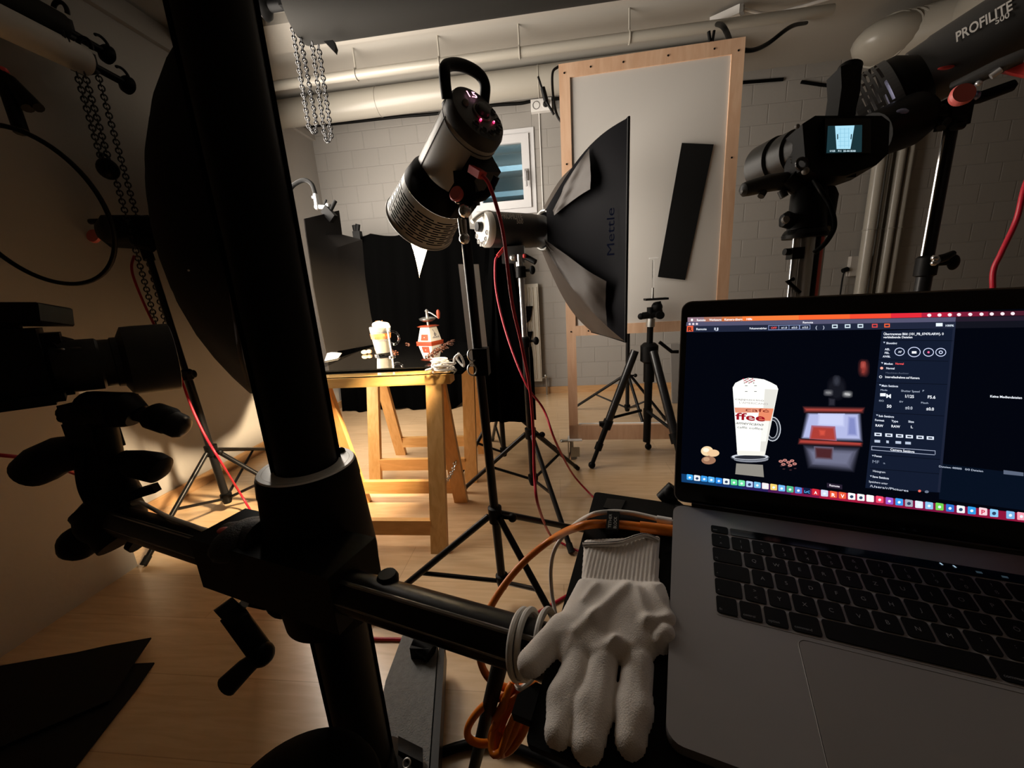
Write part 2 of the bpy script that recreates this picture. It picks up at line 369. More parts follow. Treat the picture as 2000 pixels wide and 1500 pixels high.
# pipes under the ceiling
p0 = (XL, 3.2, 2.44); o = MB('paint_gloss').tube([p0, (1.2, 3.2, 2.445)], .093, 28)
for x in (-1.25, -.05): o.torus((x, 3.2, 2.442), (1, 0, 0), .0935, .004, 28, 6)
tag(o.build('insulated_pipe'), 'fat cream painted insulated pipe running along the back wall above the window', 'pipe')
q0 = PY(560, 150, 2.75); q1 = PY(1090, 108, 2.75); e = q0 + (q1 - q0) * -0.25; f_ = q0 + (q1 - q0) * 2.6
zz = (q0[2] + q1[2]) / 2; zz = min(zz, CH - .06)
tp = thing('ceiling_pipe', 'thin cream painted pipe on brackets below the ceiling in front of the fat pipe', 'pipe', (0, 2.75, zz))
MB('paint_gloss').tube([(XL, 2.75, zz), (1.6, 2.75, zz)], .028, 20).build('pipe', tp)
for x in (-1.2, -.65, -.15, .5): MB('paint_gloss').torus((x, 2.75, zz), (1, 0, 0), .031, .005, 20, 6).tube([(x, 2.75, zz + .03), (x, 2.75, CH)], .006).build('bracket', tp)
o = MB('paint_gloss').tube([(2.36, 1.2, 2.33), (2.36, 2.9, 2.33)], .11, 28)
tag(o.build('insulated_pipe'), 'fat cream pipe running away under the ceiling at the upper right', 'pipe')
o = MB('paint_gloss'); bp_ = PZ(1660, 105, 2.33)
o.ball((2.15, 3.05, 2.36), .17, (1.3, 1, .7)).tube([(2.36, 2.85, 2.33), (2.15, 3.1, 2.36)], [.12, .14], 20)
for k in range(7): o.torus((2.1 + .03 * k, 3.05 - .02 * k, 2.36), (1, .3, .1), .16 - .008 * k, .006, 24, 6, sy=.75)
tag(o.build('pipe_elbow'), 'pale wrapped bulge where the upper right ceiling pipe bends towards the wall', 'pipe')
# vertical pipes on the right part of the back wall
def vpipe(px, w, m, lab, grp=None):
    p = PY(px, 430, YB - .06); r = max(wr(w, p) / 2, .012)
    o = MB(m).tube([(p[0], YB - r - .02, 0.0), (p[0], YB - r - .02, CH)], r, 20)
    for z in (.5, 1.3, 2.1): o.torus((p[0], YB - r - .02, z), (0, 0, 1), r + .002, .004, 20, 6).box((p[0], YB - .012, z), (.02, .024, .02))
    tag(o.build('riser_pipe'), lab, 'pipe', grp)
vpipe(1700, 20, 'paint_gloss', 'thick cream vertical pipe just left of the bare metal riser')
vpipe(1723, 9, 'steel', 'thin bare shiny metal riser pipe between cream painted risers')
vpipe(1742, 14, 'paint_gloss', 'cream vertical pipe just right of the bare metal riser')
vpipe(1762, 10, 'paint_gloss', 'rightmost slim cream vertical riser pipe on the brick wall')
# black cable along the wall and sockets
cord('wall_cable', [PY(603, 247, YB - .02), PY(690, 238, YB - .02), PY(780, 228, YB - .02), PY(860, 221, YB - .02), PY(950, 207, YB - .02), PY(1015, 202, YB - .02), PY(1045, 197, YB - .02), PY(1120, 190, YB - .02)], .012, 'black', 'thick black cable pinned along the top of the back wall')
sk = PY(1057, 207, YB - .03); t_ = thing('wall_socket', 'white double power socket high on the back wall with one black plug', 'socket', sk)
MB('white').box(sk, (.17, .045, .09)).build('housing', t_)
MB('mid_grey').torus(sk + np.array((-.04, -.024, 0)), (0, 1, 0), .028, .003, 20, 6).build('outlet', t_)
MB('white').torus(sk + np.array((.04, -.024, 0)), (0, 1, 0), .028, .003, 20, 6).build('outlet', t_)
pg = MB('black').lathe(sk + np.array((.04, -.024, 0)), (0, -1, 0), [(0, .022), (.03, .02), (.035, .012)], 16).tube([sk + np.array((.04, -.05, 0)), sk + np.array((.02, -.06, .05)), sk + np.array((0, -.05, .08))], .004); tag(pg.build('power_plug'), 'small black plug in the right hole of the high white socket', 'plug')
cord('pull_cable', [sk + np.array((-.02, .02, -.045)), sk + np.array((-.02, .02, -.4)), sk + np.array((-.02, .02, -.9))], .004, 'white', 'thin white wire running down the brick wall from the high socket', 'wire')
s2 = PY(1668, 520, YB - .02); t_ = thing('wall_socket', 'white socket low on the right wall beside the risers', 'socket', s2)
MB('wall_white').box(s2, (.08, .04, .16)).build('housing', t_)
o = MB('black').lathe(s2 + np.array((-.06, -.02, -.02)), (-1, 0, -.3), [(0, .02), (.04, .018)], 14).tube(spline([s2 + np.array((-.08, -.02, -.03)), s2 + np.array((-.09, -.02, -.12)), s2 + np.array((-.09, -.02, -.5))]), .006)
tag(o.build('power_plug'), 'black plug and cable hanging from the socket on the right wall', 'plug')
# dark slots high on the right wall
o = MB('black_matte'); A = PY(1440, 162, YB - .01); B = PY(1530, 155, YB - .01); o.beam(A, B, .012, .02); tag(o.build('cable_duct'), 'short black cable lying along the wall top right of the wooden frame', 'cable')
o = MB('black_matte'); o.tube([PY(1565, 160, YB - .01), PY(1605, 166, YB - .01), PY(1625, 168, YB - .01)], .012, 8); tag(o.build('cable_end'), 'short black cable end on the wall top above the right camera', 'cable')
# ceiling power strip
A = PZ(1388, 46, CH - .04); B = PZ(1446, 20, CH - .04); t_ = thing('power_strip', 'white power strip fixed to the ceiling above the wooden frame', 'power strip', (A + B) / 2)
MB('white').beam(A, B, .05, .045).build('housing', t_)
MB('chrome').beam(B, B + (B - A) * .12, .04, .04).build('end_cap', t_)
cord('ceiling_cable', [B + np.array((0, 0, .01)), PZ(1500, 27, CH - .05), PZ(1560, 14, CH - .05), PZ(1650, -12, CH - .05)], .008, 'white', 'white cable running along the ceiling from the power strip')
cord('ceiling_cable', [PZ(1396, 47, CH - .05), PY(1410, 50, 2.4), PY(1420, 65, 2.3), PY(1426, 84, 2.22)], .012, 'black', 'black cable dropping from the ceiling strip to the wooden frame')
cord('ceiling_cable', [PY(1443, 97, 2.25), PY(1470, 98, 2.3), PY(1500, 85, 2.4), PY(1545, 52, 2.5), PZ(1575, 45, CH - .02)], .010, 'black', 'black cable looping from the frame top to the right ceiling')
# radiator
rx0, rx1, rz0, rz1 = -.50, -.135, .14, 1.05; t_ = thing('radiator', 'cream ribbed panel radiator on the back wall beneath the window', 'radiator', ((rx0 + rx1) / 2, YB - .1, 0))
o = MB('radiator').bb((rx0 - .25, YB - .08, rz0), (rx1, YB - .03, rz1)).build('panel', t_)
o = MB('radiator'); n = 17
for k in range(n):
    x = rx0 - .25 + (rx1 - rx0 + .25) * (k + .5) / n; o.prism([(x - .012, YB - .08, rz0 + .03), (x - .006, YB - .092, rz0 + .03), (x + .006, YB - .092, rz0 + .03), (x + .012, YB - .08, rz0 + .03)], (0, 0, rz1 - rz0 - .06))
o.build('ribs', t_, smooth=False)
MB('steel').tube([(rx1 + .0, YB - .06, rz0 + .03), (rx1 + .04, YB - .06, rz0 + .03), (rx1 + .04, YB - .06, 0)], .009).ball((rx1 + .035, YB - .07, rz0 + .05), .018).build('valve', t_)
for z in (.83, .58):
    p = PY(1080, 640 if z > .7 else 700, YB - .12)
q = PY(1082, 552 + 60, YB - .13)
for (py0, py1, lab) in ((598, 632, 'upper black hook bar hanging on the radiator'), (648, 680, 'lower black hook bar hanging on the radiator')):
    A = PY(1034, py0, YB - .11); B = PY(1030, py1, YB - .11)
    o = MB('black_matte').prism([A + np.array((-.06, 0, 0)), A + np.array((.03, 0, 0)), B + np.array((.03, 0, .03)), B + np.array((-.01, 0, 0)), B + np.array((-.06, 0, 0.01))], (0, .02, 0)); tag(o.build('black_pouch'), lab.replace('hook bar', 'cloth pouch'), 'pouch')
# grey board behind the tripod and low white cupboard
g0 = PY(1312, 672, 2.9); o = MB('mid_grey').prism([PY(1310, 672, 3.3), PY(1340, 672, 3.3), PY(1420, 672, 3.3), PZ(1420, 838, .01), PZ(1310, 838, .01)][0:1] + [PY(1400, 672, 3.3), np.array((PY(1400, 672, 3.3)[0], 3.2, 0.005)), np.array((PY(1310, 672, 3.3)[0], 3.2, 0.005))], (0, .02, 0))
tag(o.build('grey_board'), 'plain grey board leaning upright on the floor behind the tripod', 'board')
t_ = thing('cupboard', 'low white cupboard against the left wall behind the left camera', 'cupboard', ((XL - 1.735) / 2, 0, 0))
MB('wall_white').bb((XL + .035, YF + .3, 0), (-1.735, 1.188, .80)).build('carcass', t_)
MB('wall_white').bb((XL + .035, YF + .3, .80), (-1.725, 1.195, .825)).build('top', t_)

# ================================================================== lights (lamps of the studio)
# octagonal softbox on the left: key light
OC = np.array((-1.467, 1.909, 1.426)); ON = nrm((.812, .563, -.151))
# the glowing front fabric of the octabox itself is the key light (material softbox_glow)
# centre strobe: modelling lamp burning inside the slotted reflector bowl
ST_A = D(935, 222, .87); ST_B = D(822, 432, 1.12); ST_AX = nrm(ST_B - ST_A)
area('strobe_light', ST_B - ST_AX * .02, ST_AX, .15, .15, 36, (1.0, .76, .48), 68, 'DISK')
# lamp of the rectangular softbox, shining on the paper screen
SB_T = PY(1228, 229, 1.62); SB_B = PY(1222, 668, 1.62); SB_D = nrm((-.09, .38, 0)); SB_W = .42; SB_N = nrm((.38, .09, 0))

# ================================================================== light stands
def light_stand(label, base, feet, zc, ztop, r0=.0175, top=None, chrome=False, zb=.07, collars=(), group=None, zm=None):
    bx, by = base; t = thing('light_stand', label, 'light stand', (bx, by, 0), group)
    top = np.array((bx, by, ztop)) if top is None else np.array(top, float)
    zm = zm or (zc + .45)
    def at(z): k = z / top[2]; return np.array((bx, by, 0)) * (1 - k) + np.array((top[0], top[1], 0)) * k + np.array((0, 0, z))
    MB('black_metal').tube([at(zb), at(min(zm, ztop))], r0, 16).build('lower_pole', t)
    if ztop > zm: MB('chrome' if chrome else 'black_metal').tube([at(zm), top], r0 * .75, 16).build('upper_pole', t)
    MB('black').lathe(at(zc - .02), (0, 0, 1), [(0, r0 * 1.5), (.05, r0 * 1.6), (.055, r0)], 16).tube([at(zc), at(zc) + np.array((.05, -.01, 0))], .007).ball(at(zc) + np.array((.055, -.01, 0)), .014).build('collar', t)
    MB('black').lathe(at(zb), (0, 0, 1), [(0, r0), (.03, r0 * 1.5), (.05, r0 * 1.5), (.055, r0)], 14).build('lower_collar', t)
    for z in (zm,) + tuple(collars):
        MB('black').lathe(at(z - .03), (0, 0, 1), [(0, r0), (.003, r0 * 1.35), (.045, r0 * 1.35), (.05, r0)], 16).tube([at(z), at(z) + np.array((.045, -.01, 0))], .006).ball(at(z) + np.array((.05, -.01, 0)), .013, (1, .6, 1.4)).build('clamp', t)
    for (fx, fy) in feet:
        d = np.array((fx - bx, fy - by, 0)); u = nrm(d); a = at(zc) + u * r0 * 1.5; b = np.array((fx, fy, .012))
        L = MB('black_metal').tube([a, b], .0105, 10).build('leg', t)
        MB('rubber').tube([b - nrm(b - a) * .03, b + nrm(b - a) * .005], .013, 10).build('foot_cap', L)
        m = a + (b - a) * .55; MB('black_metal').tube([m, at(zb + .03) + u * r0 * 1.2], .007, 8).build('brace', t)
    return t, at

SX, SY = -.197, 1.05
f1 = PZ(716, 1212, 0); f2 = PZ(1120, 1285, 0); f3 = PZ(1190, 1050, 0)
top = PY(903, 400, 1.05)
st, at_ = light_stand('black light stand in the centre carrying the perforated strobe head, red cable beside it', (SX, SY), [(f1[0], f1[1]), (f2[0], f2[1]), (f3[0], f3[1])], .325, top[2], r0=.0135, top=top, zb=.06, collars=(), zm=1.36)
fx = thing('clamp_adapter', 'chrome swivel clamp and lever at the top of the central light stand', 'clamp', at_(1.42))
for q in (D(896, 385, .93), D(908, 412, .92)): MB('chrome').ball(q, .016).build('joint', fx)
MB('chrome').tube([D(898, 428, .9), D(903, 462, .9)], .006).tube([D(906, 430, .9), D(909, 462, .9)], .006).ball(D(907, 466, .9), .013).build('lever', fx)
MB('black').lathe(at_(1.36), (0, 0, 1), [(0, .017), (.01, .026), (.09, .026), (.1, .017)], 16).build('sleeve', fx)

# softbox stand
feet = [PZ(903, 962, 0), PZ(1128, 918, 0), PZ(1116, 1082, 0)]
p = PZ(1045, 975, .03); SBX, SBY = -.128, 1.70
sb_top = PY(1015, 497, SBY)
light_stand('black light stand under the strip-fronted rectangular softbox', (SBX, SBY), [(f[0], f[1]) for f in feet], .34, sb_top[2], r0=.0165, top=sb_top, zm=.78, chrome=True, zb=.08, collars=(1.08,))
# backdrop stand
feet = [PZ(900, 928, 0), PZ(1085, 880, 0), PZ(962, 862, 0)]
bk = PZ(985, 893, .04)
light_stand('black light stand holding the right end of the black backdrop cloth', (bk[0], bk[1]), [(f[0], f[1]) for f in feet], .36, 1.25, r0=.015, zb=.05, zm=.8)
# far left octabox stand
lb = PZ(447, 985, .04); feet = [PZ(283, 1106, 0), PZ(430 + 170, 985, 0), PZ(540, 880, 0)]
light_stand('black light stand on the left carrying the big round softbox', (lb[0], lb[1]), [(f[0], f[1]) for f in feet], .33, 1.2, r0=.017, top=PY(292, 505, lb[1]), zb=.05, zm=.72)
# stand behind the frame
fb = PZ(1222, 775, .12); fb = np.array((PZ(1225, 815, 0)[0], PZ(1225, 815, 0)[1]))
feet = [PZ(1120, 800, 0), PZ(1300, 822, 0), PZ(1262, 850, 0)]
light_stand('black light stand standing behind the wooden frame', (fb[0], fb[1]), [(f[0], f[1]) for f in feet], .33, 1.0, r0=.015, zb=.05, zm=.7)

# ================================================================== strobe heads
def strobe(name, label, A, B, r, body='strobe_grey', panel='strobe_dark', up=(0, 0, 1), txt=True, text_side=None, handle='black', flat=1.0, tsize=.03):
    """A = centre of the rear control panel, B = front end of the body"""
    A = np.array(A); B = np.array(B); R = basis(B - A, up); L = np.linalg.norm(B - A); t = thing(name, label, 'studio flash', (A + B) / 2)
    MB(body).lathe(A, B - A, [(.02, r * .97), (.03, r), (L * .8, r), (L * .83, r * .97), (L, r * .95)], 40, up=up, sy=flat).build('body', t)
    pn = MB(panel).lathe(A, B - A, [(-.004, r * .7), (0, r * .93), (.012, r * 1.0), (.03, r * 1.0)], 40, up=up, sy=flat).build('control_panel', t)
    return t, R, L, pn
A, B = ST_A, D(850, 372, 1.055); UPC = nrm(np.cross(B - A, np.cross((-.25, .0, 1), B - A)))
t, R, L, pn = strobe('studio_strobe', 'grey studio strobe with glowing red 1.5 display tilted above the central stand', A, B, .068, up=UPC, flat=1.12)
X_, Y_, Z_ = R[:, 0], R[:, 1], R[:, 2]          # X_ = side, Y_ = up across panel, Z_ = towards the table
# camera sees the panel from behind: screen right is +/-X_
sr = X_ if X_ @ RIGHT > 0 else -X_
sru = Y_ if Y_[2] > 0 else -Y_
def pp(u, v, w=0): return A + sr * u + sru * v - Z_ * (.006 + w)
MB('black').tube(spline([pp(-.056, .045, -.02), pp(-.060, .072, .006), pp(-.046, .094, .014), pp(0, .104, .016), pp(.046, .094, .014), pp(.060, .072, .006), pp(.056, .045, -.02)]), .0125, 12).build('handle', t)
MB('mid_grey').torus(pp(.004, -.002), Z_, .021, .0025, 28, 8).build('dial_ring', pn)
MB('strobe_dark').lathe(pp(.004, -.002), -Z_, [(-.004, .017), (.012, .016), (.014, .013)], 28).build('dial', pn)
MB('mid_grey').ball(pp(-.032, .018), .008).build('test_button', pn)
for k, (u, v) in enumerate([(-.02, -.05), (0, -.056), (.02, -.052), (.036, -.04), (.044, -.02), (.044, .004), (-.034, -.035)]):
    MB('black_gloss').torus(pp(u, v), Z_, .007, .0016, 18, 6).build('button', pn)
dg = MB('led_core').text('1.5', pp(-.012, .034, .003), sr, sru, .022, bold=True, width=.026)
dg.build('digits', pn, smooth=False)
for (u, v) in ((-.014, -.024), (.026, -.026)): MB('led').ball(pp(u, v), .0028).m('led_core').ball(pp(u, v, .002), .0015).build('indicator_lamp', pn)
tt = MB('panel_white'); q0 = A + Z_ * .04; side = -sr
c0 = q0 + side * .069 + sru * .006; tt.text('PROFILITE', A + Z_ * .03 + (-sr * .052 + sru * .053), Z_, nrm(-sr * .6 - sru * .6) * -1, .018, bold=True, width=.11); tt.build('lettering', t, smooth=False)
o = MB('strobe_dark'); o.tube([A + Z_ * .035 - sr * .066 + sru * .02, B - Z_ * .02 - sr * .066 + sru * .02], .0012, 6); o.torus(A + Z_ * .04, Z_, .0687, .0012, 40, 6, sy=1.12); o.build('seam', t)
MB('black').box(A + Z_ * .13 - sru * .085, (.07, .05, .16), R).build('mount_block', t)
k0 = D(905, 378, .94)
MB('black').box(k0 + np.array((.01, 0, .01)), (.05, .05, .07)).tube([D(905, 395, .94), D(925, 392, .93)], .018).build('tilt_bracket', t)
MB('pink_red').lathe(D(893, 380, .92), RIGHT * -.5 - FWD, [(-.004, .016), (.006, .018), (.009, .015)], 24).build('tilt_knob', t)
MB('black').tube(spline([D(920, 388, .93), D(948, 380, .92), D(962, 362, .91), D(970, 345, .90)]), [.012] * 8 + [.010] * 8 + [.008] * 9, 10).build('tilt_lever', t)
PLUG = D(925, 333, .88)
MB('red_plug').beam(D(922, 330, .89), D(942, 343, .87), .022, .016).build('power_plug', t)
# reflector
RA, RB = ST_B - ST_AX * .15, ST_B
t2 = thing('strobe_reflector', 'slotted silver reflector bowl on the front of the central strobe', 'reflector', ST_B)
rp = [(0, .062), (.004, .088), (.03, .09), (.15, .1), (.152, .102)]
MB('black').lathe(RA, ST_AX, [(-.02, .06), (0, .084), (.035, .091)], 48, caps=False).build('mount_ring', t2)
o = MB('strobe_grey'); Rr = basis(ST_AX)
# bowl wall: rings of slots, the dark inside painted as black faces
rings = 15; segs = 60
def rr(tv): return .09 + (tv - .03) / .12 * .01
rows = np.linspace(.036, .150, 2 * rings + 1)
vs = []; fs = []; fs2 = []
for ti in rows:
    for k in range(segs):
        a_ = 2 * math.pi * k / segs; vs.append(RA + Rr @ np.array((math.cos(a_) * rr(ti), math.sin(a_) * rr(ti), ti)))
for i in range(len(rows) - 1):
    for k in range(segs):
        slot = i % 2 == 1 and 3 < i < 27 and (k + (i // 2) * 3) % 6 not in (0,)
        k2 = (k + 1) % segs; (fs2 if slot else fs).append((i * segs + k, i * segs + k2, (i + 1) * segs + k2, (i + 1) * segs + k))
o.add(vs, fs); o.m('black_matte').add(vs, fs2); o.build('bowl', t2, smooth=False)
MB('strobe_grey').torus(RB, ST_AX, .1, .003, 60, 8).build('rim', t2)
MB('lamp_core').ball(RA + ST_AX * .035, .016).build('lamp', t2)
tip = D(818, 543, 1.17)
P = []
for i in range(9):
    k = i / 8; a0 = D(788, 436, 1.19) * (1 - k) + tip * k; a1 = D(842, 458, 1.19) * (1 - k) + tip * k
    bend = 14 * math.sin(math.pi * k * .9)
    P.append([(a0 * (1 - j / 6) + a1 * j / 6) + RIGHT * wr(bend, tip) * .35 * (1 - j / 6) + FWD * (.03 * math.sin(math.pi * j / 6) * (1 - k)) for j in range(7)])
o = MB('paper_warm').grid(P, thick=FWD * .001); tag(o.build('diffuser_paper'), 'white paper cone tip hanging from the mouth of the slotted reflector', 'paper diffuser')
# red cable from strobe down
cord('power_cable', [PLUG + (D(942, 343, .87) - PLUG), D(955, 360, .88), D(972, 410, .9), D(985, 470, .93), D(1000, 590, 1.0), D(1018, 670, 1.05), D(1035, 760, 1.1), D(1042, 850, 1.15), D(1044, 930, 1.15), D(1052, 990, 1.15), PZ(1075, 1045, .06), PZ(1100, 1062, .008), PZ(1130, 1076, .008), PZ(1200, 1100, .008)], .0045, 'red_cord', 'red cable plugged into the slotted central strobe and falling to the floor', n=6)

# softbox with strobe
A = D(942, 448, 1.66); B = D(1058, 452, 1.80); sbu = (0, 0, 1)
t, R, L, pn = strobe('studio_strobe', 'dark studio strobe with cream dial panel at the rear of the rectangular softbox', A, B, .074, body='strobe_dark', panel='panel_white', up=sbu)
AX = nrm(B - A); sd = nrm(np.cross(AX, (0, 0, 1))); un = np.cross(sd, AX); vs_ = sd if sd @ FWD < 0 else -sd
def sp(u, v, w=0): return A + vs_ * u + un * v - AX * (.006 + w)
MB('panel_white').tube(spline([D(962, 424, 1.66), D(957, 416, 1.64), D(944, 417, 1.63), D(932, 424, 1.62), D(922, 433, 1.61)]), .010, 10).build('handle', t)
MB('black_gloss').lathe(sp(0, .01), -AX, [(0, .022), (.02, .02)], 20).build('dial', pn)
for k in range(7):
    a_ = math.radians(200 + k * 28); MB('mid_grey').torus(sp(-.055 * math.cos(a_), .06 * math.sin(a_)), AX, .009, .002, 16, 6).build('button', pn)
o = MB('white_print'); fr = A + vs_ * .086 + AX * .0
o.text('PROFILITE', A + vs_ * .070 + un * .034 + AX * .06, AX, un * .92 - vs_ * .4, .040, bold=True, width=.105)
o.text('500', A + vs_ * .0745 + un * .016 + AX * .13, AX, un, .022, bold=True)
o.build('lettering', t, smooth=False)
MB('strobe_dark').box(D(1003, 498, 1.72), (.10, .06, .07)).build('mount_block', t)
MB('chrome').lathe(D(1013, 512, 1.70), (0, 0, 1), [(-.03, .014), (.0, .014)], 16).build('spigot_clamp', t)
MB('steel').ball(D(1002, 503, 1.68), .016).build('tilt_knob', t)
MB('black').tube([D(1024, 500, 1.68), D(1046, 512, 1.66)], .012, 10).m('red_plug').ball(D(1024, 500, 1.66), .009).build('tilt_lever', t)
MB('red_plug').beam(D(985, 484, 1.66), D(972, 500, 1.66), .02, .014).build('power_plug', t)
cord('power_cable', [D(973, 498, 1.66), D(967, 512, 1.65), D(968, 560, 1.62), D(980, 620, 1.6), D(1002, 690, 1.55), D(1030, 755, 1.5), D(1050, 850, 1.45), PY(1090, 845, 1.95) * 0 + D(1075, 820, 1.5), D(1105, 890, 1.5), PZ(1140, 945, .02), PZ(1165, 972, .01)][:6] + [D(1062, 800, 1.52), D(1085, 862, 1.5), PZ(1118, 925, .12), PZ(1150, 962, .01), PZ(1175, 985, .01)], .0045, 'red_cord', 'thin red cable hanging in a loop from the rear of the softbox strobe', n=6)
# softbox body: four ribs arching from the speed ring to the rectangular rim
t = thing('rectangular_softbox', 'black rectangular softbox with shiny brown rear skirt seen from the side', 'softbox', D(1150, 450, 1.75))
rim_t = SB_T; rim_b = SB_B; dpt = SB_D; Wd = SB_W
rim = [rim_t, rim_b, rim_b + dpt * Wd, rim_t + dpt * Wd]
cen = D(1062, 450, 1.80); rg = .07
def arch(a, b, k, bul):
    m = a + (b - a) * k; ctr = (a + (rim[0] + rim[2]) / 2 * 0 + b) / 2
    return m
fc = (rim[0] + rim[2]) / 2
apx = np.array(cen)
def sbpt(u, v, s):      # u,v in [-1,1] across the rim, s 0 apex .. 1 rim
    e = (rim[0] + rim[3]) / 2 * (1 + v) / 2 + (rim[1] + rim[2]) / 2 * (1 - v) / 2
    tgt = e + dpt * (Wd / 2) * u; c_ = apx + dpt * (.07 * u) + np.array((0, 0, .08 * v))
    p = c_ + (tgt - c_) * s; out = nrm(tgt - fc); return p + out * (.06 * math.sin(math.pi * s) * (.4 + .6 * abs(v)))
def face(pts_uv, name, m, dent=0.0):
    n = 16; P = []
    for i in range(n + 1):
        s = i / n; row = []
        for j in range(13):
            k = j / 12; u = pts_uv[0][0] * (1 - k) + pts_uv[1][0] * k; v = pts_uv[0][1] * (1 - k) + pts_uv[1][1] * k
            p = sbpt(u, v, s); inw = nrm(fc - sbpt((pts_uv[0][0] + pts_uv[1][0]) / 2, (pts_uv[0][1] + pts_uv[1][1]) / 2, .5))
            w_ = dent * math.sin(math.pi * k) * math.sin(math.pi * s) * (1 + .3 * math.sin(5 * k + 4 * s))
            row.append(p + inw * w_)
        P.append(row)
    return MB(m).grid(P).build(name, t)
face([(-1, 1), (-1, -1)], 'side_panel', 'fabric_black', .05)
face([(1, -1), (1, 1)], 'side_panel', 'fabric_black', .05)
face([(1, 1), (-1, 1)], 'top_panel', 'fabric_brown', .05)
face([(-1, -1), (1, -1)], 'bottom_panel', 'fabric_brown', .05)
# loose skirt near the speed ring
def skirt(v0, v1, s0, s1, off):
    P = []
    for i in range(15):
        s = s0 + (s1 - s0) * i / 14; row = []
        for j in range(11):
            v = v0 + (v1 - v0) * j / 10; p = sbpt(-1, v, s); p = p - dpt * (.012 + .010 * math.sin(9 * s + 4 * v) + .007 * math.sin(14 * s - 9 * v) + .004 * abs(math.sin(16 * v + 8 * s)))
            row.append(p + np.array((off * .02 * (1 - s), 0, 0)))
        P.append(row)
    return MB('fabric_brown').grid(P, thick=-dpt * .002)
skirt(1.0, .5, .02, .5, 1).build('rear_skirt', t); skirt(-.5, -1.0, .02, .75, -1).build('rear_skirt', t)
MB('softbox_dim').prism(rim, nrm(np.cross(dpt, (0, 0, 1))) * .004).build('front_diffuser', t)
MB('black').tube([rim[0], rim[1], rim[2], rim[3]], .006, 8, closed=True).build('rim_edge', t)
MB('steel').torus(cen, AX, .085, .008, 32, 8).build('speed_ring', t)
o = MB('blue_print'); q = sbpt(-1, -.2, .9); nn = -dpt; mt = .085
o.text('Mettle', PL(1200, 498, sbpt(-1, 0, .8) - dpt * .012, dpt), (0, 0, 1), (-1, 0.1, 0), .042, width=.175); o.build('lettering', t, smooth=False)

# ================================================================== big round softbox (left)
t = thing('octagonal_softbox', 'huge black round softbox seen from behind left of the studio column', 'softbox', OC)
RO = basis(ON); NB = 16; rad = .877
def oct_ring(s, back):   # s 0..1 radius fraction
    pts = []
    for k in range(NB * 4):
        a_ = 2 * math.pi * k / (NB * 4); f_ = 1 - .02 * (1 - abs(math.cos(NB / 2 * a_)))
        pts.append(OC + RO @ np.array((math.cos(a_) * rad * s * f_ * .97, math.sin(a_) * rad * s * f_ * 1.0, -back * .95)))
    return pts
P = [oct_ring(s, .35 * (1 - s ** 2.4) + .02) for s in (.12, .25, .4, .55, .7, .82, .92, 1.0)] + [oct_ring(1.0, -.05)]
n_ = NB * 4; o = MB('fabric_black'); vs = [q for r_ in P for q in r_]; fs = [(i * n_ + k, i * n_ + (k + 1) % n_, (i + 1) * n_ + (k + 1) % n_, (i + 1) * n_ + k) for i in range(len(P) - 1) for k in range(n_)]
o.add(vs, fs + [tuple(range(n_))]); o.build('shell', t)
MB('softbox_glow').poly(oct_ring(.985, -.02)[::-1]).build('front_diffuser', t, smooth=False)
MB('fabric_black').tube(oct_ring(1.0, .0), .008, 8, closed=True).build('rim_edge', t)
lc = PL(414, 455, OC - ON * .09, ON) - ON * .05; lu = np.array((0, 0, 1.0)); lu = nrm(lu - ON * (lu @ ON)); lr = nrm(np.cross(lu, -ON))
lr = lr if lr @ RIGHT > 0 else -lr
o = MB('black_gloss'); o.box(lc, (.001, .001, .001))
w_, h_ = .10, .17
o.m('fabric_black').prism([lc - lr * w_ / 2 - lu * h_ / 2, lc + lr * w_ / 2 - lu * h_ / 2, lc + lr * w_ / 2 + lu * h_ / 2, lc - lr * w_ / 2 + lu * h_ / 2], -ON * .004)
o.m('strobe_grey')
for k in range(9): o.box(lc - lr * (w_ / 2 - .004) + lu * (-h_ / 2 + h_ * (k + .5) / 9) - ON * .006, (.003, .003, .013), np.array([lr, -ON, lu]).T)
for k in range(4): o.ball(lc + lr * (w_ / 2 + .02 + .012 * k) - lu * (.06 + .03 * k) - ON * .006, .0035)
o.text('walimex', lc + lr * .018 - lu * (h_ / 2 - .01) - ON * .008, lu, -lr, .034, bold=True, width=.13); o.build('brand_label', t, smooth=False)
# its strobe head
hA = D(208, 452, 1.72); hB = D(300, 455, 1.80)
t = thing('studio_strobe', 'black studio head with wide flange behind the big round softbox', 'studio flash', (hA + hB) / 2)
ax = nrm(hB - hA)
MB('black').lathe(hA, ax, [(-.03, .03), (-.01, .055), (.0, .068), (.12, .075), (.25, .07)], 28).build('body', t)
MB('black').tube(spline([D(176, 433, 1.70), D(200, 432, 1.7), D(250, 428, 1.74), D(292, 425, 1.78)]), .012, 8).build('top_rail', t)
MB('black').tube([D(282, 480, 1.75), D(292, 508, 1.76)], .022).tube([D(268, 470, 1.72), D(300, 480, 1.74)], .03).build('tilt_bracket', t)
MB('pink_red').lathe(D(186, 462, 1.76), -FWD, [(0, .03), (.012, .028)], 24).build('red_glow_disc', t)  # solid red disc stands in for an indicator's glow through the diffuser
cord('power_cable', [D(262, 500, 1.72), D(257, 520, 1.7), D(262, 545, 1.7), D(280, 590, 1.72), D(298, 628, 1.72), D(330, 690, 1.7), D(352, 735, 1.7), D(372, 790, 1.7), D(400, 850, 1.7), D(430, 900, 1.7), PZ(470, 965, .1), PZ(500, 1012, .01), PZ(540, 1050, .006)], .005, 'red_cord', 'red cable running down the stand of the big round softbox', n=5)

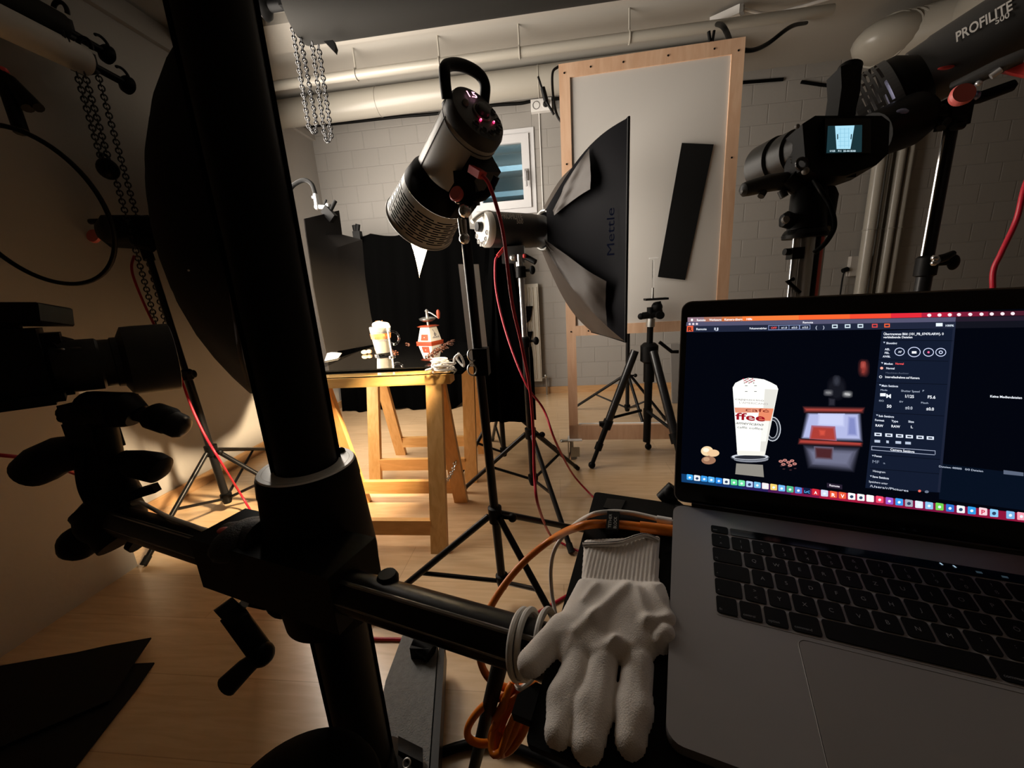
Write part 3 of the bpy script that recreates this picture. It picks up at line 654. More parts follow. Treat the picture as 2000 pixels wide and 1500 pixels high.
# ================================================================== wooden diffusion frame
FY = 2.16; c00 = np.array((.065, FY, .0)); fd = nrm((.985, -.03, 0)); FW = .83; fdn = np.array((-fd[1], fd[0], 0)); FH = 2.035
t = thing('diffusion_frame', 'tall wooden frame stretched with white paper behind the tripod', 'frame', c00 + fd * FW / 2)
def fp(u, z, w=0): return c00 + fd * u + np.array((0, 0, z)) + fdn * w
def fbx(u0, u1, z0, z1, m, name, w0=0, w1=.022):
    return MB(m).hexa([fp(u0, z0, w0), fp(u1, z0, w0), fp(u1, z0, w1), fp(u0, z0, w1), fp(u0, z1, w0), fp(u1, z1, w0), fp(u1, z1, w1), fp(u0, z1, w1)])
for nm_, a_ in (('upright', (0, .052, .12, FH)), ('upright', (FW - .055, FW, .12, FH)), ('top_rail', (.052, FW - .055, FH - .06, FH)), ('middle_rail', (.052, FW - .055, .735, .79)), ('bottom_rail', (0, FW, .12, .21))):
    fbx(*a_, 'ply', nm_).build(nm_, t, smooth=False)
sc = MB('black')
for (u, z) in ((.026, FH - .04), (.026, 1.6), (.026, 1.2), (.026, .76), (.15, FH - .03), (.3, FH - .03), (.5, FH - .03), (.7, FH - .03), (FW - .027, FH - .05), (FW - .027, 1.55), (.12, .76)): sc.lathe(fp(u, z, -.0015), -fdn, [(0, .0045), (.001, .004)], 10)
sc.build('screws', t)
fbx(.045, FW - .05, .78, FH - .05, 'paper_white', 'x', .008, .010).build('paper_screen', t, smooth=False)
fbx(.06, FW - .06, .185, .2, 'white', 'x', .03, .07).build('foam_strip', t, smooth=False)
for u in (.012, FW - .02):
    b_ = MB('steel').box(fp(u - .02, .06, .01), (.006, .05, .12)).tube([fp(u - .05, .11, .01), fp(u + .01, .11, .01)], .008).ball(fp(u - .055, .11, .01), .015, (1, 1, .6)).lathe(fp(u, .0, .01), (0, 0, 1), [(0, .03), (.01, .028), (.04, .012), (.12, .01)], 16)
    b_.m('white').box(fp(u + .02, .125, .01), (.08, .08, .004)).m('steel').box(fp(u + .02, .06, -.04), (.05, .004, .06)); b_.build('metal_foot', t)
# cables and clips on the frame
cord('frame_cable', [fp(.0, FH + .005, .03), fp(-.03, FH - .02, .03), fp(-.03, FH - .12, .03), fp(-.015, FH - .2, .03), fp(.01, FH - .24, .03)], .006, 'black', 'black cable looped round the top left corner of the wooden frame')
o = MB('black').tube([fp(-.1, FH - .03, .02), fp(-.075, FH - .11, .02)], .005).tube([fp(-.08, FH - .08, .02), fp(-.065, FH - .14, .02)], .012).tube([fp(-.065, FH - .14, .02), fp(-.03, FH - .2, .02)], .006)
tag(o.build('cable_connector'), 'small black in-line connector left of the top corner of the wooden frame', 'connector')
o = MB('black').tube([fp(.68, FH, .0), fp(.672, FH + .04, .0)], .007).tube([fp(.69, FH, .0), fp(.695, FH + .04, .0)], .006); tag(o.build('spring_clip'), 'small black clip gripping the top rail of the wooden frame', 'clip')
# black flag strip in front of the paper
fq = [PL(x_, y_, fp(0, 0, -.004), fdn) for x_, y_ in ((1332, 279), (1394, 282), (1338, 547), (1285, 541))]; o = MB('paper_black').prism(fq, fdn * .0035); tag(o.build('black_flag'), 'slanting black card strip hung in front of the white paper screen', 'flag')

# ================================================================== tripod with glass rod
TC = np.array((.475, 2.06, 0)); t = thing('tripod', 'black tripod with a pan head standing in front of the wooden frame', 'tripod', TC)
zt = PY(1270, 672, TC[1])[2]
def T(px, py, dy=0): return PY(px, py, TC[1] + dy)
MB('black').lathe(T(1268, 690), (0, 0, 1), [(-.05, .03), (-.04, .045), (.04, .045), (.055, .03)], 20).build('shoulder', t)
MB('black').tube([T(1268, 690), T(1267, 745)], .028, 16).tube([T(1267, 745), T(1263, 862)], .02, 16).build('centre_column', t)
MB('steel').tube([T(1271, 622), T(1270, 638)], .022, 18).build('neck_ring', t)
MB('black').tube([T(1270, 638), T(1269, 670)], .016, 14).build('neck', t)
for i, f in enumerate([PZ(1156, 908, .02), PZ(1348, 965, .02), PZ(1266, 872, .02)]):
    d = nrm(np.array((f[0] - TC[0], f[1] - TC[1], 0))); a_ = TC + d * .06 + np.array((0, 0, zt - .03)); m_ = a_ + (f - a_) * .62
    L = MB('black_gloss').tube([a_, m_], .021, 14).build('leg', t)
    MB('black').tube([m_ - nrm(f - a_) * .02, m_ + nrm(f - a_) * .03], .027, 14).box(m_ + d * .03, (.03, .03, .02)).build('leg_lock', L)
    m2 = a_ + (f - a_) * .82; MB('black').tube([m_, m2], .016, 12).build('leg_section', L)
    MB('black').tube([m2 - nrm(f - a_) * .015, m2 + nrm(f - a_) * .025], .021, 12).tube([m2, f], .012, 10).ball(f, .02).build('leg_foot', L)
    MB('black').tube([m_ - nrm(f - a_) * .03, TC + np.array((0, 0, zt - .36)) + d * .02], .008, 8).build('leg_brace', t)
MB('black').tube([T(1288, 668), T(1312, 687), T(1325, 687)], .009).build('crank', t)
hd = MB('black'); hd.tube([T(1255, 617), T(1290, 612)], .018, 14).ball(T(1252, 618), .017).tube([T(1270, 625), T(1270, 600)], .017, 14).ball(T(1283, 600), .028).tube([T(1283, 590), T(1288, 617)], .02).lathe(T(1287, 615, -.03), (0, -1, 0), [(0, .02), (.03, .02)], 16).box(T(1281, 584), (.11, .06, .01))
hd.build('pan_head', t)
t = thing('glass_rod_holder', 'thin clear rod with a small cross bar standing on the tripod head', 'rod', T(1275, 583))
MB('glass').tube([T(1275, 582), T(1276, 508)], .005, 10).build('rod', t); MB('white').tube([T(1268, 505), T(1286, 504)], .004, 8).build('cross_bar', t)
MB('steel').tube([T(1274, 583), T(1275, 562)], .006, 10).build('base_spigot', t)
# ================================================================== trestles and table
TZ = .70
def trestle(x0, x1, yc, label, zt=TZ, sp=.19):
    t = thing('trestle', label, 'trestle', ((x0 + x1) / 2, yc, 0), 'wooden trestles under the glass table')
    MB('pine_x').bb((x0 - .04, yc - .035, zt - .045), (x1 + .04, yc + .035, zt)).build('top_beam', t, smooth=False)
    for x in (x0 + .03, x1 - .03):
        for s in (-1, 1):
            a = np.array((x, yc + s * .02, zt - .045)); b = np.array((x, yc + s * sp, 0.0))
            w = np.array((.033, 0, 0)); th = np.array((0, .014, 0))
            MB('pine').hexa([b - w - th, b + w - th, b + w + th, b - w + th, a - w - th, a + w - th, a + w + th, a - w + th]).build('leg', t, smooth=False)
    for s in (-1, 1):
        for z in (.10,):
            y = yc + s * (.02 + (sp - .02) * (1 - z / (zt - .045))) - s * .0
            MB('pine_x').bb((x0 + .06, y - .012, z - .035), (x1 - .06, y + .012, z + .03)).build('crossbar', t, smooth=False)
    return t
trestle(-1.03, -.46, 1.49, 'nearer pine trestle with its right leg in full view')
trestle(-1.06, -.45, 2.07, 'farther pine trestle standing nearer the black backdrop')
# small chain between the legs of the near trestle
def chain_pts(P, step):
    P = [np.array(p, float) for p in P]; out = [P[0]]; acc = 0
    for a, b in zip(P[:-1], P[1:]):
        L = np.linalg.norm(b - a); d = (b - a) / max(L, 1e-9); s = step - acc
        while s <= L: out.append(a + d * s); s += step
        acc = (acc + L) % step
    return out
def chain(name, P, link, wire, label, m='black_gloss', cat='chain', group=None, wid=.85):
    Q = chain_pts(P, link * .74); o = MB(m)
    for i in range(len(Q) - 1):
        d = nrm(Q[i + 1] - Q[i]); c = (Q[i] + Q[i + 1]) / 2; side = np.array((1.0, 0, 0)) if abs(d[0]) < .8 else np.array((0, 1.0, 0))
        side = nrm(side - d * (side @ d)); other = np.cross(d, side); sdv = nrm(side + other) if i % 2 == 0 else nrm(side - other)
        o.torus(c, np.cross(d, sdv), link / 2, wire, 12, 5, sx=wid, sy=1.0, up=d)
    return tag(o.build(name), label, cat, group)
chain('small_chain', [PY(893, 890, 1.62), PY(885, 918, 1.57), PY(876, 935, 1.52), PY(865, 946, 1.46)], .016, .002, 'tiny bead chain between the right legs of the nearer trestle', 'steel')
GT = .712
o = MB('table_glass').bb((-1.16, 1.425, TZ), (-.36, 2.40, GT - .003)); tag(o.build('glass_tabletop', smooth=False), 'clear glass sheet lying across both pine trestles', 'tabletop')
AZ = GT + .004
acp = [PZ(648, 706, AZ), PZ(833, 706, AZ), PZ(912, 662, AZ), PZ(700, 662, AZ)]
acp = [np.array((-1.02, 1.52, GT)), np.array((-.52, 1.52, GT)), np.array((-.37, 2.0, GT)), np.array((-.6, 2.38, GT)), np.array((-1.12, 2.38, GT)), np.array((-1.12, 2.1, GT))]
o = MB('acrylic').prism(acp, (0, 0, .006)); tag(o.build('black_acrylic', smooth=False), 'glossy black mirror plate on the glass table under the coffee glass', 'plate')
IZ = GT + .0065
def onp(px, py): return PZ(px, py, IZ)
# latte glass
c = onp(749, 693); s = dep(c) / F; t = thing('latte_glass', 'tall latte glass with foamed milk and orange printed band on the black plate', 'glass', c)
Hh = s * 62; r0_, r1_ = s * 13, s * 20
MB('glass').lathe(c, (0, 0, 1), [(0, s * 17), (s * 3, s * 17), (s * 5, s * 10)], 32).build('foot', t)
MB('milk').lathe(c, (0, 0, 1), [(s * 5, r0_), (Hh * .86, r1_ * .97), (Hh * .87, r1_ * .9)], 32).build('milk', t)
MB('glass').lathe(c, (0, 0, 1), [(s * 4, r0_ * 1.04), (Hh * .9, r1_ * 1.03), (Hh * .9, r1_ * 1.0), (s * 5, r0_ * 1.01)], 32, caps=False).build('glass_wall', t)
fm = MB('foam')
for k in range(15):
    a_ = k * 2.4; fm.ball(c + np.array((math.cos(a_) * r1_ * .55 * (k % 3) / 2, math.sin(a_) * r1_ * .55 * (k % 3) / 2, Hh * .9 + s * (4 - 1.6 * (k % 3)))), s * 8, (1, 1, .75), seg=12, rings=8)
fm.build('milk_foam', t)
fm = MB('choc')
for k in range(7): a_ = k * 2.4; rr_ = r1_ * .5 * (k % 4) / 3; fm.ball(c + np.array((math.cos(a_) * rr_ - s * 3, math.sin(a_) * rr_, Hh * .9 + s * 9.5)), s * .8, seg=6, rings=4)
fm.build('chocolate_flakes', t)
bd = MB('glass_print'); zb0, zb1 = Hh * .52, Hh * .68; rb = lambda z: (r0_ + (r1_ - r0_) * z / (Hh * .86)) * 1.05
bd.lathe(c, (0, 0, 1), [(zb0, rb(zb0)), (zb1, rb(zb1))], 32, caps=False)
fdir = nrm(np.array((EYE[0] - c[0], EYE[1] - c[1], 0))); sdir = nrm(np.cross((0, 0, 1), fdir)); sdir = sdir if sdir @ RIGHT > 0 else -sdir
bd.m('rust').text('coffee', c + fdir * rb(zb0) * 1.03 - sdir * r0_ * .85 + np.array((0, 0, Hh * .54)), sdir, (0, 0, 1), Hh * .13, bold=True, width=r0_ * 1.8)
bd.m('ink').text('americano', c + fdir * rb(zb0) * 1.02 - sdir * r0_ * .7 + np.array((0, 0, Hh * .455)), sdir, (0, 0, 1), Hh * .07, width=r0_ * 1.5).text('latte cafe', c + fdir * rb(zb1) * 1.03 - sdir * r0_ * .7 + np.array((0, 0, Hh * .71)), sdir, (0, 0, 1), Hh * .06, width=r0_ * 1.5)
bd.build('printed_band', t, smooth=False)
MB('glass').torus(c + sdir * r1_ * 1.15 + np.array((0, 0, Hh * .5)), fdir, s * 10, s * 2.4, 24, 8, sy=1.25).build('handle', t)
c2 = onp(766, 697); t = thing('small_clamp_stand', 'tiny shiny white stand with a ring beside the latte glass', 'stand', c2)
MB('white').tube([c2, c2 + np.array((-.004, 0, s * 55))], s * 1.7).build('post', t); MB('chrome').lathe(c2, (0, 0, 1), [(0, s * 6), (s * 2, s * 6)], 16).tube([c2 + np.array((.005, -.004, 0)), c2 + np.array((.0, -.004, s * 48))], s * 1.2, 8).build('base', t)
MB('white').box(c2 + np.array((-.004, 0, s * 56)), (s * 9, s * 6, s * 3)).build('cap', t)
# beans next to the glass
def bean_at(p, rot, sc=1.0):
    m = MB('bean').ball(np.array(p) + np.array((0, 0, .0035 * sc)), .0055 * sc, (1.25, .85, .65), basis((0, 0, 1)), seg=10, rings=6); return m
proto = bean_at((0, 0, 0), 0).build('coffee_bean'); proto.location = (0, 0, 0); 
def bean(p, rz, lab, grp, sc=1.0):
    o = proto.copy(); COL.objects.link(o); o.location = p; o.rotation_euler = (random.uniform(-.5, .5), random.uniform(-.4, .4), rz); o.scale = (sc, sc, sc); tag(o, lab, 'coffee bean', grp)
for q in ((768, 689), (773, 687), (777, 690), (771, 691), (766, 686)):
    bean(onp(*q), random.random() * 6, 'coffee bean in the little group at the foot of the latte glass', 'beans at the foot of the latte glass', 1.2)
for k in range(72):
    u = k / 71; px = 834 + 52 * u + random.uniform(-3, 3); py = 697 - 31 * u + random.uniform(-2.2, 2.2)
    p = onp(px, py); bean((p[0], p[1], IZ + random.choice((0, 0, .006, .010)) * (1 - abs(u - .5))), random.random() * 6, 'roasted coffee bean in the long heap right of the grinder', 'coffee beans heaped in a diagonal line beside the grinder', .95)
for q in ((794, 672), (798, 673)): bean(onp(*q), 1, 'coffee bean lying alone between the glass and the grinder', 'stray beans between glass and grinder', 1.4)
bpy.data.objects.remove(proto)
# cookies
for i, (q, lab) in enumerate((((712, 692), 'left round amaretti biscuit left of the latte glass'), ((721, 691), 'right round amaretti biscuit touching the latte glass side one'))):
    p = onp(*q); o = MB('cookie').ball(p + np.array((0, .004 * i, s * 4.2)), s * 6, (1, 1, .72)); tag(o.build('amaretti_biscuit'), lab, 'biscuit', 'amaretti biscuits')
# coffee grinder
g = onp(840, 669); s = dep(g) / F; t = thing('coffee_grinder', 'white ceramic hand coffee grinder with rust red trim and windmill picture', 'coffee grinder', g)
ang = math.radians(-22); gx = np.array((math.cos(ang), math.sin(ang), 0)); gy = np.array((-math.sin(ang), math.cos(ang), 0))
def sq(z, h): return [g + gx * a * h + gy * b * h + np.array((0, 0, z)) for a, b in ((-1, -1), (1, -1), (1, 1), (-1, 1))]
def frus(m, z0, h0, z1, h1): return m.hexa(sq(z0, h0) + sq(z1, h1))
bw, tw = s * 16, s * 11; bh = s * 30
frus(MB('rust'), 0, bw * 1.15, s * 4, bw * 1.15).build('base_moulding', t, smooth=False)
frus(MB('ceramic'), s * 4, bw, bh, tw).build('body', t, smooth=False)
frus(frus(MB('rust'), bh, tw * 1.1, bh + s * 2, tw * 1.4), bh + s * 2, tw * 1.4, bh + s * 4, tw * .9).build('top_moulding', t, smooth=False)
def ff(side, u, k):   # on the front faces; side 'L' = -gy face, 'R' = +gx face
    h = bw + (tw - bw) * k; z = s * 4 + (bh - s * 4) * k
    return g + (gx * u * h - gy * (h + .0012) if side == 'L' else gy * u * h + gx * (h + .0012)) + np.array((0, 0, z))
MB('rust').prism([ff('L', -.5, .08), ff('L', .62, .08), ff('L', .62, .52), ff('L', -.5, .52)], -gy * .003).build('drawer', t, smooth=False)
MB('ceramic').ball(ff('L', 0.05, .3) - gy * .004, s * .9).build('drawer_knob', t)
o = MB('ink')
o.prism([ff('R', -.12, .35), ff('R', .12, .35), ff('R', .06, .6), ff('R', -.06, .6)], gx * .0006)
for a_ in (40, 130, 220, 310):
    ca, sa = math.cos(math.radians(a_)), math.sin(math.radians(a_)); o.prism([ff('R', 0, .62), ff('R', .5 * ca, .62 + .28 * sa), ff('R', .5 * ca + .08, .62 + .28 * sa + .04)], gx * .0006)
for k in range(9): u = -.6 + .15 * k; o.prism([ff('R', u, .2 + .05 * (k % 2)), ff('R', u + .1, .2), ff('R', u + .06, .3 + .04 * (k % 3))], gx * .0006)
o.build('windmill_picture', t, smooth=False)
MB('steel').lathe(g + np.array((0, 0, bh + s * 4)), (0, 0, 1), [(0, s * 2.5), (s * 6, s * 2.5), (s * 7, s * 9), (s * 10, s * 15), (s * 13, s * 16), (s * 15, s * 10), (s * 16, s * 3), (s * 24, s * 2.5), (s * 27, s * 4), (s * 30, s * 1)], 28).build('metal_hopper', t)
kn = PY(857, 622, g[1]); hb = g + np.array((0, 0, bh + s * 29))
MB('steel').tube(spline([hb, hb + (kn - hb) * .4 + np.array((0, 0, .008)), kn]), s * 1.2, 8).build('crank_arm', t)
MB('rust').lathe(kn, (0, 0, 1), [(0, s * 2), (s * 4, s * 3), (s * 10, s * 4), (s * 15, s * 3), (s * 17, s * 1)], 16).build('crank_knob', t)
# white cord heap on the table corner
o = MB('white_cord')
for k in range(9):
    c = np.array((-.455 + .012 * math.cos(k * 2.1), 1.475 + .014 * math.sin(k * 1.7), GT + .004 + .0045 * k)); o.torus(c, (random.uniform(-.25, .25), random.uniform(-.25, .25), 1), .055 - .002 * k, .0035, 28, 7, sx=1.35, sy=.62)
o.tube(spline([(-.40, 1.46, GT + .02), (-.39, 1.45, GT + .05), (-.37, 1.45, GT + .06), (-.36, 1.46, GT + .03), (-.365, 1.47, GT + .01), (-.39, 1.48, GT + .04), (-.375, 1.46, GT + .065)]), .0045, 8)
tag(o.build('white_cord_coil'), 'heap of white cord on the right front corner of the glass table', 'cord')
# white strip board clamped at the table corner behind the stand
yb = 1.38; o = MB('white').prism([PY(895, 516, yb), PY(934, 516, yb), PY(955, 716, yb), PY(918, 716, yb)], (0, .01, 0)); tag(o.build('white_strip_board'), 'upright narrow white reflector board behind the central stand pole', 'board')
cp = thing('binder_clamp', 'black clamp with two steel loops on the central stand at table height', 'clamp', at_(.8))
MB('black').box(at_(.815) + np.array((.01, -.01, 0)), (.04, .04, .075)).build('clamp_body', cp)
for q in ((922, 694), (922, 722)): MB('steel').torus(D(q[0], q[1], 1.05), FWD * -1 + RIGHT * .4, .012, .0022, 20, 6, sy=1.3).build('wire_loop', cp)

# ================================================================== backdrop cloth, grey card, gooseneck
def curtain(xs, top, bot, y, amp, m, name, label, cat):
    P = []; n = 60
    for i in range(n + 1):
        k = i / n; row = []
        for j in range(25):
            v = j / 24; a = np.array(top[0]) * (1 - k) + np.array(top[1]) * k; b = np.array(bot[0]) * (1 - k) + np.array(bot[1]) * k
            a = a - np.array((0, 0, .03 * math.sin(math.pi * ((k * 4) % 1)))) * (k > .05); p = a * (1 - v) + b * v
            row.append(p + np.array((0, amp * (math.sin(k * 38) + .5 * math.sin(k * 83 + 1)) * (.3 + .7 * v), (.03 * math.sin(k * 23 + 2 * math.sin(k * 9)) * math.sin(k * 7) if j == 24 else 0))))
        P.append(row)
    return tag(MB(m).grid(P, thick=(0, .003, 0)).build(name), label, cat)
BY = 3.25
curtain(None, (PY(640, 462, BY), PY(988, 437, BY)), (PY(668, 812, BY), np.array((PY(1000, 800, BY)[0] + .03, BY, .06))), BY, .025, 'cloth_black', 'black_backdrop_cloth', 'black cloth backdrop hanging behind the table down to the floor', 'backdrop')
P = []                      # right fold of cloth draped over its stand
for i in range(24):
    v = i / 23; row = []
    for j in range(15):
        k = j / 14; z = 1.28 - 1.0 * v; w = .05 + .10 * min(1, v * 1.6); row.append((bk[0] + .045 + (k - .5) * 2 * w + .02 * math.sin(9 * k), bk[1] - .03 - .03 * math.sin(k * math.pi) + .012 * math.sin(k * 19 + v * 3), z))
    P.append(row)
tag(MB('cloth_black').grid(P, thick=(0, .004, 0)).build('black_cloth'), 'black cloth bundle draped over the backdrop stand right of the table', 'cloth')
o = MB('black').tube([PY(697, 462, BY - .02), PY(692, 440, BY - .02)], .02, 8).tube([PY(697, 462, BY - .02), PY(699, 438, BY - .02)], .02, 8).box(PY(699, 462, BY - .02), (.06, .05, .08)); tag(o.build('spring_clamp'), 'black spring clamp on the top edge of the backdrop cloth', 'clamp')
GY = 2.25
pts = [(593, 427), (622, 417), (661, 411), (665, 440), (669, 458), (680, 462), (705, 465), (708, 500), (722, 600), (733, 672), (700, 676), (640, 688), (622, 560)]
o = MB('grey_card')
n_ = 12; P = []
L_ = [(593, 427), (597, 460), (603, 500), (611, 560), (622, 620), (636, 690)]; R_ = [(661, 411), (667, 458), (706, 468), (712, 540), (722, 610), (735, 672)]
for i in range(6):
    row = []
    for j in range(13):
        k = j / 12; px = L_[i][0] * (1 - k) + R_[i][0] * k; py = L_[i][1] * (1 - k) + R_[i][1] * k; row.append(PY(px, py, 1.95 + .42 * k + .05 * math.sin(math.pi * k)))
    P.append(row)
o.grid(P, thick=(.003, .003, 0)); tag(o.build('grey_card'), 'large curved dark grey card standing at the left of the table', 'card')
o = MB('wall_white'); o.prism([PZ(634, 705, GT), PZ(660, 700, GT), PZ(668, 690, GT), PZ(640, 688, GT)], (0, 0, .002)); tag(o.build('white_card'), 'small pale card lying on the left edge of the glass table', 'card')
gd = 2.2
t = thing('gooseneck_clamp', 'black gooseneck arm with chrome clamp gripping the grey card', 'clamp arm', D(600, 380, gd))
MB('black').tube(spline([D(540, 420, gd), D(566, 371, gd), D(580, 357, gd), D(596, 352, gd), D(609, 360, gd), D(616, 380, gd)]), .012, 10).build('gooseneck', t)
MB('rail_metal').tube([D(616, 380, gd), D(620, 405, gd)], .014).ball(D(620, 404, gd), .018).tube([D(620, 404, gd), D(636, 405, gd)], .014).ball(D(641, 402, gd), .017).tube([D(610, 386, gd), D(618, 384, gd)], .01).build('chrome_joint', t)
MB('black').beam(D(634, 408, gd), D(652, 428, gd), .03, .05).tube([D(645, 412, gd), D(655, 392, gd)], .011).tube([D(634, 400, gd), D(637, 390, gd)], .006).build('clip_jaw', t)

# ================================================================== rolls and chains
RZ = 2.36; y0 = PZ(585, 80, RZ - .05)[1]
A = np.array((PZ(585, 60, RZ)[0], 2.0, RZ)); Bx = PZ(1228, 8, RZ)[0]
A = PY(583, 28, 1.75); B = PY(1232, -32, 1.75)
A, B = PY(580, 22, 1.75), PY(1232, -38, 1.75); B[2] = A[2]
t = thing('backdrop_roll', 'dark grey paper backdrop roll hanging under the ceiling above the set', 'paper roll', (A + B) / 2)
MB('roll_grey').tube([A, B], .105, 40).build('paper', t)
MB('paper_white').tube([A + np.array((-.01, 0, 0)), A + np.array((.0, 0, 0))], .03, 20).build('core_tube', t)
RA_ = A; RB_ = B
o = MB('black').tube([A + np.array((-.12, 0, .03)), A + np.array((.0, 0, .03))], .02, 14).lathe(A + np.array((-.14, 0, .03)), (1, 0, 0), [(-.01, .03), (0, .045), (.015, .04), (.03, .02)], 20).box(A + np.array((-.03, 0, .06)), (.05, .06, .1)).torus(A + np.array((-.02, 0, .12)), (1, 0, 0), .03, .008, 20, 8, a0=0, a1=4.4)
tag(o.build('roll_hook'), 'black hook and spool knob at the left end of the grey backdrop roll', 'hook')
o = MB('black').tube([B + np.array((.0, 0, .0)), B + np.array((.06, 0, 0))], .02, 14).lathe(B + np.array((.03, -.02, -.07)), (0, .1, -1), [(-.06, .006), (0, .010), (.01, .018), (.03, .012), (.06, .004)], 12)
tag(o.build('roll_hook'), 'black hook with small tip at the right end of the grey backdrop roll', 'hook')
o = MB('black').prism([PY(632, 80, 1.70), PY(650, 78, 1.70), PY(655, 92, 1.70), PY(653, 102, 1.70)], (0, .02, 0)); tag(o.build('chain_weight'), 'small black hook tip below the grey roll next to the double chain', 'hook')
cy = 1.72
def vch(px0, py0, px1, py1, y, lab, link=.03, name='pull_chain'):
    a = PY(px0, py0, y); b = np.array((a[0], y, PY(px1, py1, y)[2])); return chain(name, [a, b], link, link * .13, lab)
a = PY(567, 30, cy); b = PY(604, 252, cy)
chain('pull_chain', [a, (a + b) / 2, b, b + np.array((.018, .01, -.012)), b + np.array((.03, .01, .02)), (a + b) / 2 + np.array((.025, .01, 0)), a + np.array((.02, .01, 0))], .019, .0025, 'dense dark double pull chain hanging from the left hook of the grey roll')
a = PY(609, 82, cy); b = PY(634, 262, cy); c = PY(621, 82, cy); d = PY(647, 262, cy)
chain('pull_chain', [a, b, PY(639, 277, cy), PY(646, 275, cy), d, c], .020, .0024, 'open looped pull chain hanging below the grey roll')
LX = -1.90
A = PX(165, 120, LX); Bq = np.array((LX, A[1] - 1.5, A[2])); t = thing('backdrop_roll', 'white backdrop roll stored along the upper left wall', 'paper roll', A)
MB('paper_white').tube([A, Bq], .052, 32).build('paper', t)
A2 = PX(118, 52, LX - .02); B2 = np.array((LX - .02, A2[1] - 1.5, A2[2])); t = thing('backdrop_roll', 'dark backdrop roll stored above the white one on the left wall', 'paper roll', A2)
MB('roll_grey').tube([A2, B2], .05, 32).build('paper', t)
for (E_, lab, py) in ((A2, 'black spool hook at the end of the dark left roll', 0), (A, 'black spool hook at the end of the white left roll', 1)):
    o = MB('black').tube([E_, E_ + np.array((.0, .16, -.01))], .016, 14).lathe(E_ + np.array((0, .14, -.01)), (0, 1, -.1), [(0, .02), (.015, .036), (.03, .038), (.045, .02)], 20).box(E_ + np.array((-.03, .02, .01)), (.08, .05, .07)).torus(E_ + np.array((.02, .0, .05)), (0, 1, 0), .03, .008, 20, 8, a0=.5, a1=3.6).torus(E_ + np.array((.0, .15, .02)), (1, 0, 0), .03, .006, 16, 8, a0=.2, a1=2.2)
    tag(o.build('roll_hook'), lab, 'hook')
LC = -1.86
def lch(x0, y0, x1, y1, lab, link=.023):
    a = PX(x0, y0, LC); b = PX(x1, y1, LC); b = np.array((LC, a[1], b[2])); return chain('pull_chain', [a, b], link, link * .13, lab)
lch(150, 142, 202, 318, 'leftmost pull chain below the white left roll')
lch(165, 142, 214, 318, 'middle dark pull chain ending at the round black weight')
lch(190, 140, 335, 640, 'long right pull chain on the left side hanging past the round weight')
lch(226, 348, 318, 640, 'long pull chain starting at the round black weight')
lch(124, 62, 134, 86, 'short pull chain piece between the two left rolls'); 
p = PX(211, 330, LC); o = MB('black').ball(p, .042, (.9, .9, 1)).torus(p + np.array((0, 0, .04)), (1, 0, 0), .016, .006, 16, 6); tag(o.build('chain_weight'), 'round black chain weight hanging on the left wall chains', 'weight')

# ring reflector on the left
RC = np.array((-1.5, 1.0643, 1.314)); Rn = nrm((.091, -.965, -.246)); t = thing('round_diffuser', 'round pale diffuser disc with black rim hanging at the left edge', 'diffuser', RC)
rr_ = .212
MB('black').torus(RC, Rn, rr_, .0065, 72, 10).build('rim', t)
MB('translucent').lathe(RC, Rn, [(-.001, rr_), (.001, rr_)], 72).build('disc', t)
A = D(18, 172, dep(RC) * .98)
t = thing('spring_clamp', 'black spring clamp arm holding the round diffuser at the left edge', 'clamp', A)
dd = dep(RC) * .97
MB('black').tube([D(2, 142, dd), D(22, 200, dd), D(42, 258, dd)], .017, 10).build('arm', t)
MB('black').tube(spline([D(5, 145, dd), D(30, 172, dd), D(55, 212, dd)]), .014, 10).tube(spline([D(20, 155, dd), D(45, 180, dd), D(76, 211, dd)]), .013, 10).build('handles', t)
MB('red_plug').ball(D(2, 140, dd), .02, (1, .7, .7)).build('tip', t)
# ================================================================== studio column with cross arm
CX, CY_ = -.380, .502
t = thing('camera_stand', 'heavy black studio camera column with cross arm and crank in the foreground', 'camera stand', (CX, CY_, 0)); cst = t
MB('black').lathe((CX, CY_, .06), (0, 0, 1), [(0, .042), (2.44, .042)], 48).build('column', t)
o = MB('black_matte')
for a_ in (35, 215): o.box((CX + .0415 * math.cos(math.radians(a_)), CY_ + .0415 * math.sin(math.radians(a_)), 1.25), (.004, .012, 2.3), basis((0, 0, 1), (math.cos(math.radians(a_)), math.sin(math.radians(a_)), 0)))
o.build('guide_slot', t)
hs = MB('black').lathe((CX, CY_, 0), (0, 0, 1), [(.50, .06), (.51, .074), (.60, .079), (.70, .073), (.735, .0705)], 56).build('carriage', t)
MB('black').lathe((CX, CY_, 0), (0, 0, 1), [(.735, .0715), (.757, .0695), (.762, .068)], 56).build('carriage_ring', hs)
MB('plate_silver').lathe((CX, CY_, 0), (0, 0, 1), [(.762, .067), (.7645, .066), (.7645, .060), (.7635, .0595), (.7645, .059), (.7645, .044)], 64, caps=False).build('carriage_top_plate', hs)
MB('black').ball((CX + .03, CY_ + .045, .766), .006).build('screw', hs)
AL = PZ(212, 1010, .63); AR = PZ(1085, 1278, .63); AD = nrm(AR - AL); AN = nrm(np.cross((0, 0, 1), AD)); AN = AN if AN[1] < 0 else -AN
am = MB('black_metal').tube([AL, AR], .0265, 28).build('cross_arm', t)
for s_, w_ in ((.9, .012), (.15, .006)):
    q = np.array((0, 0, .0262)) * s_ + AN * .0262 * math.sqrt(max(0, 1 - s_ * s_)); MB('rail_metal').tube([AL + q, AR + q], w_ * .25, 8).build('arm_rail', am)
MB('black_cast').torus(AL + AD * .003, AD, .027, .004, 28, 8).build('arm_end_ring', am)
c_ = PZ(597, 1112, .63)
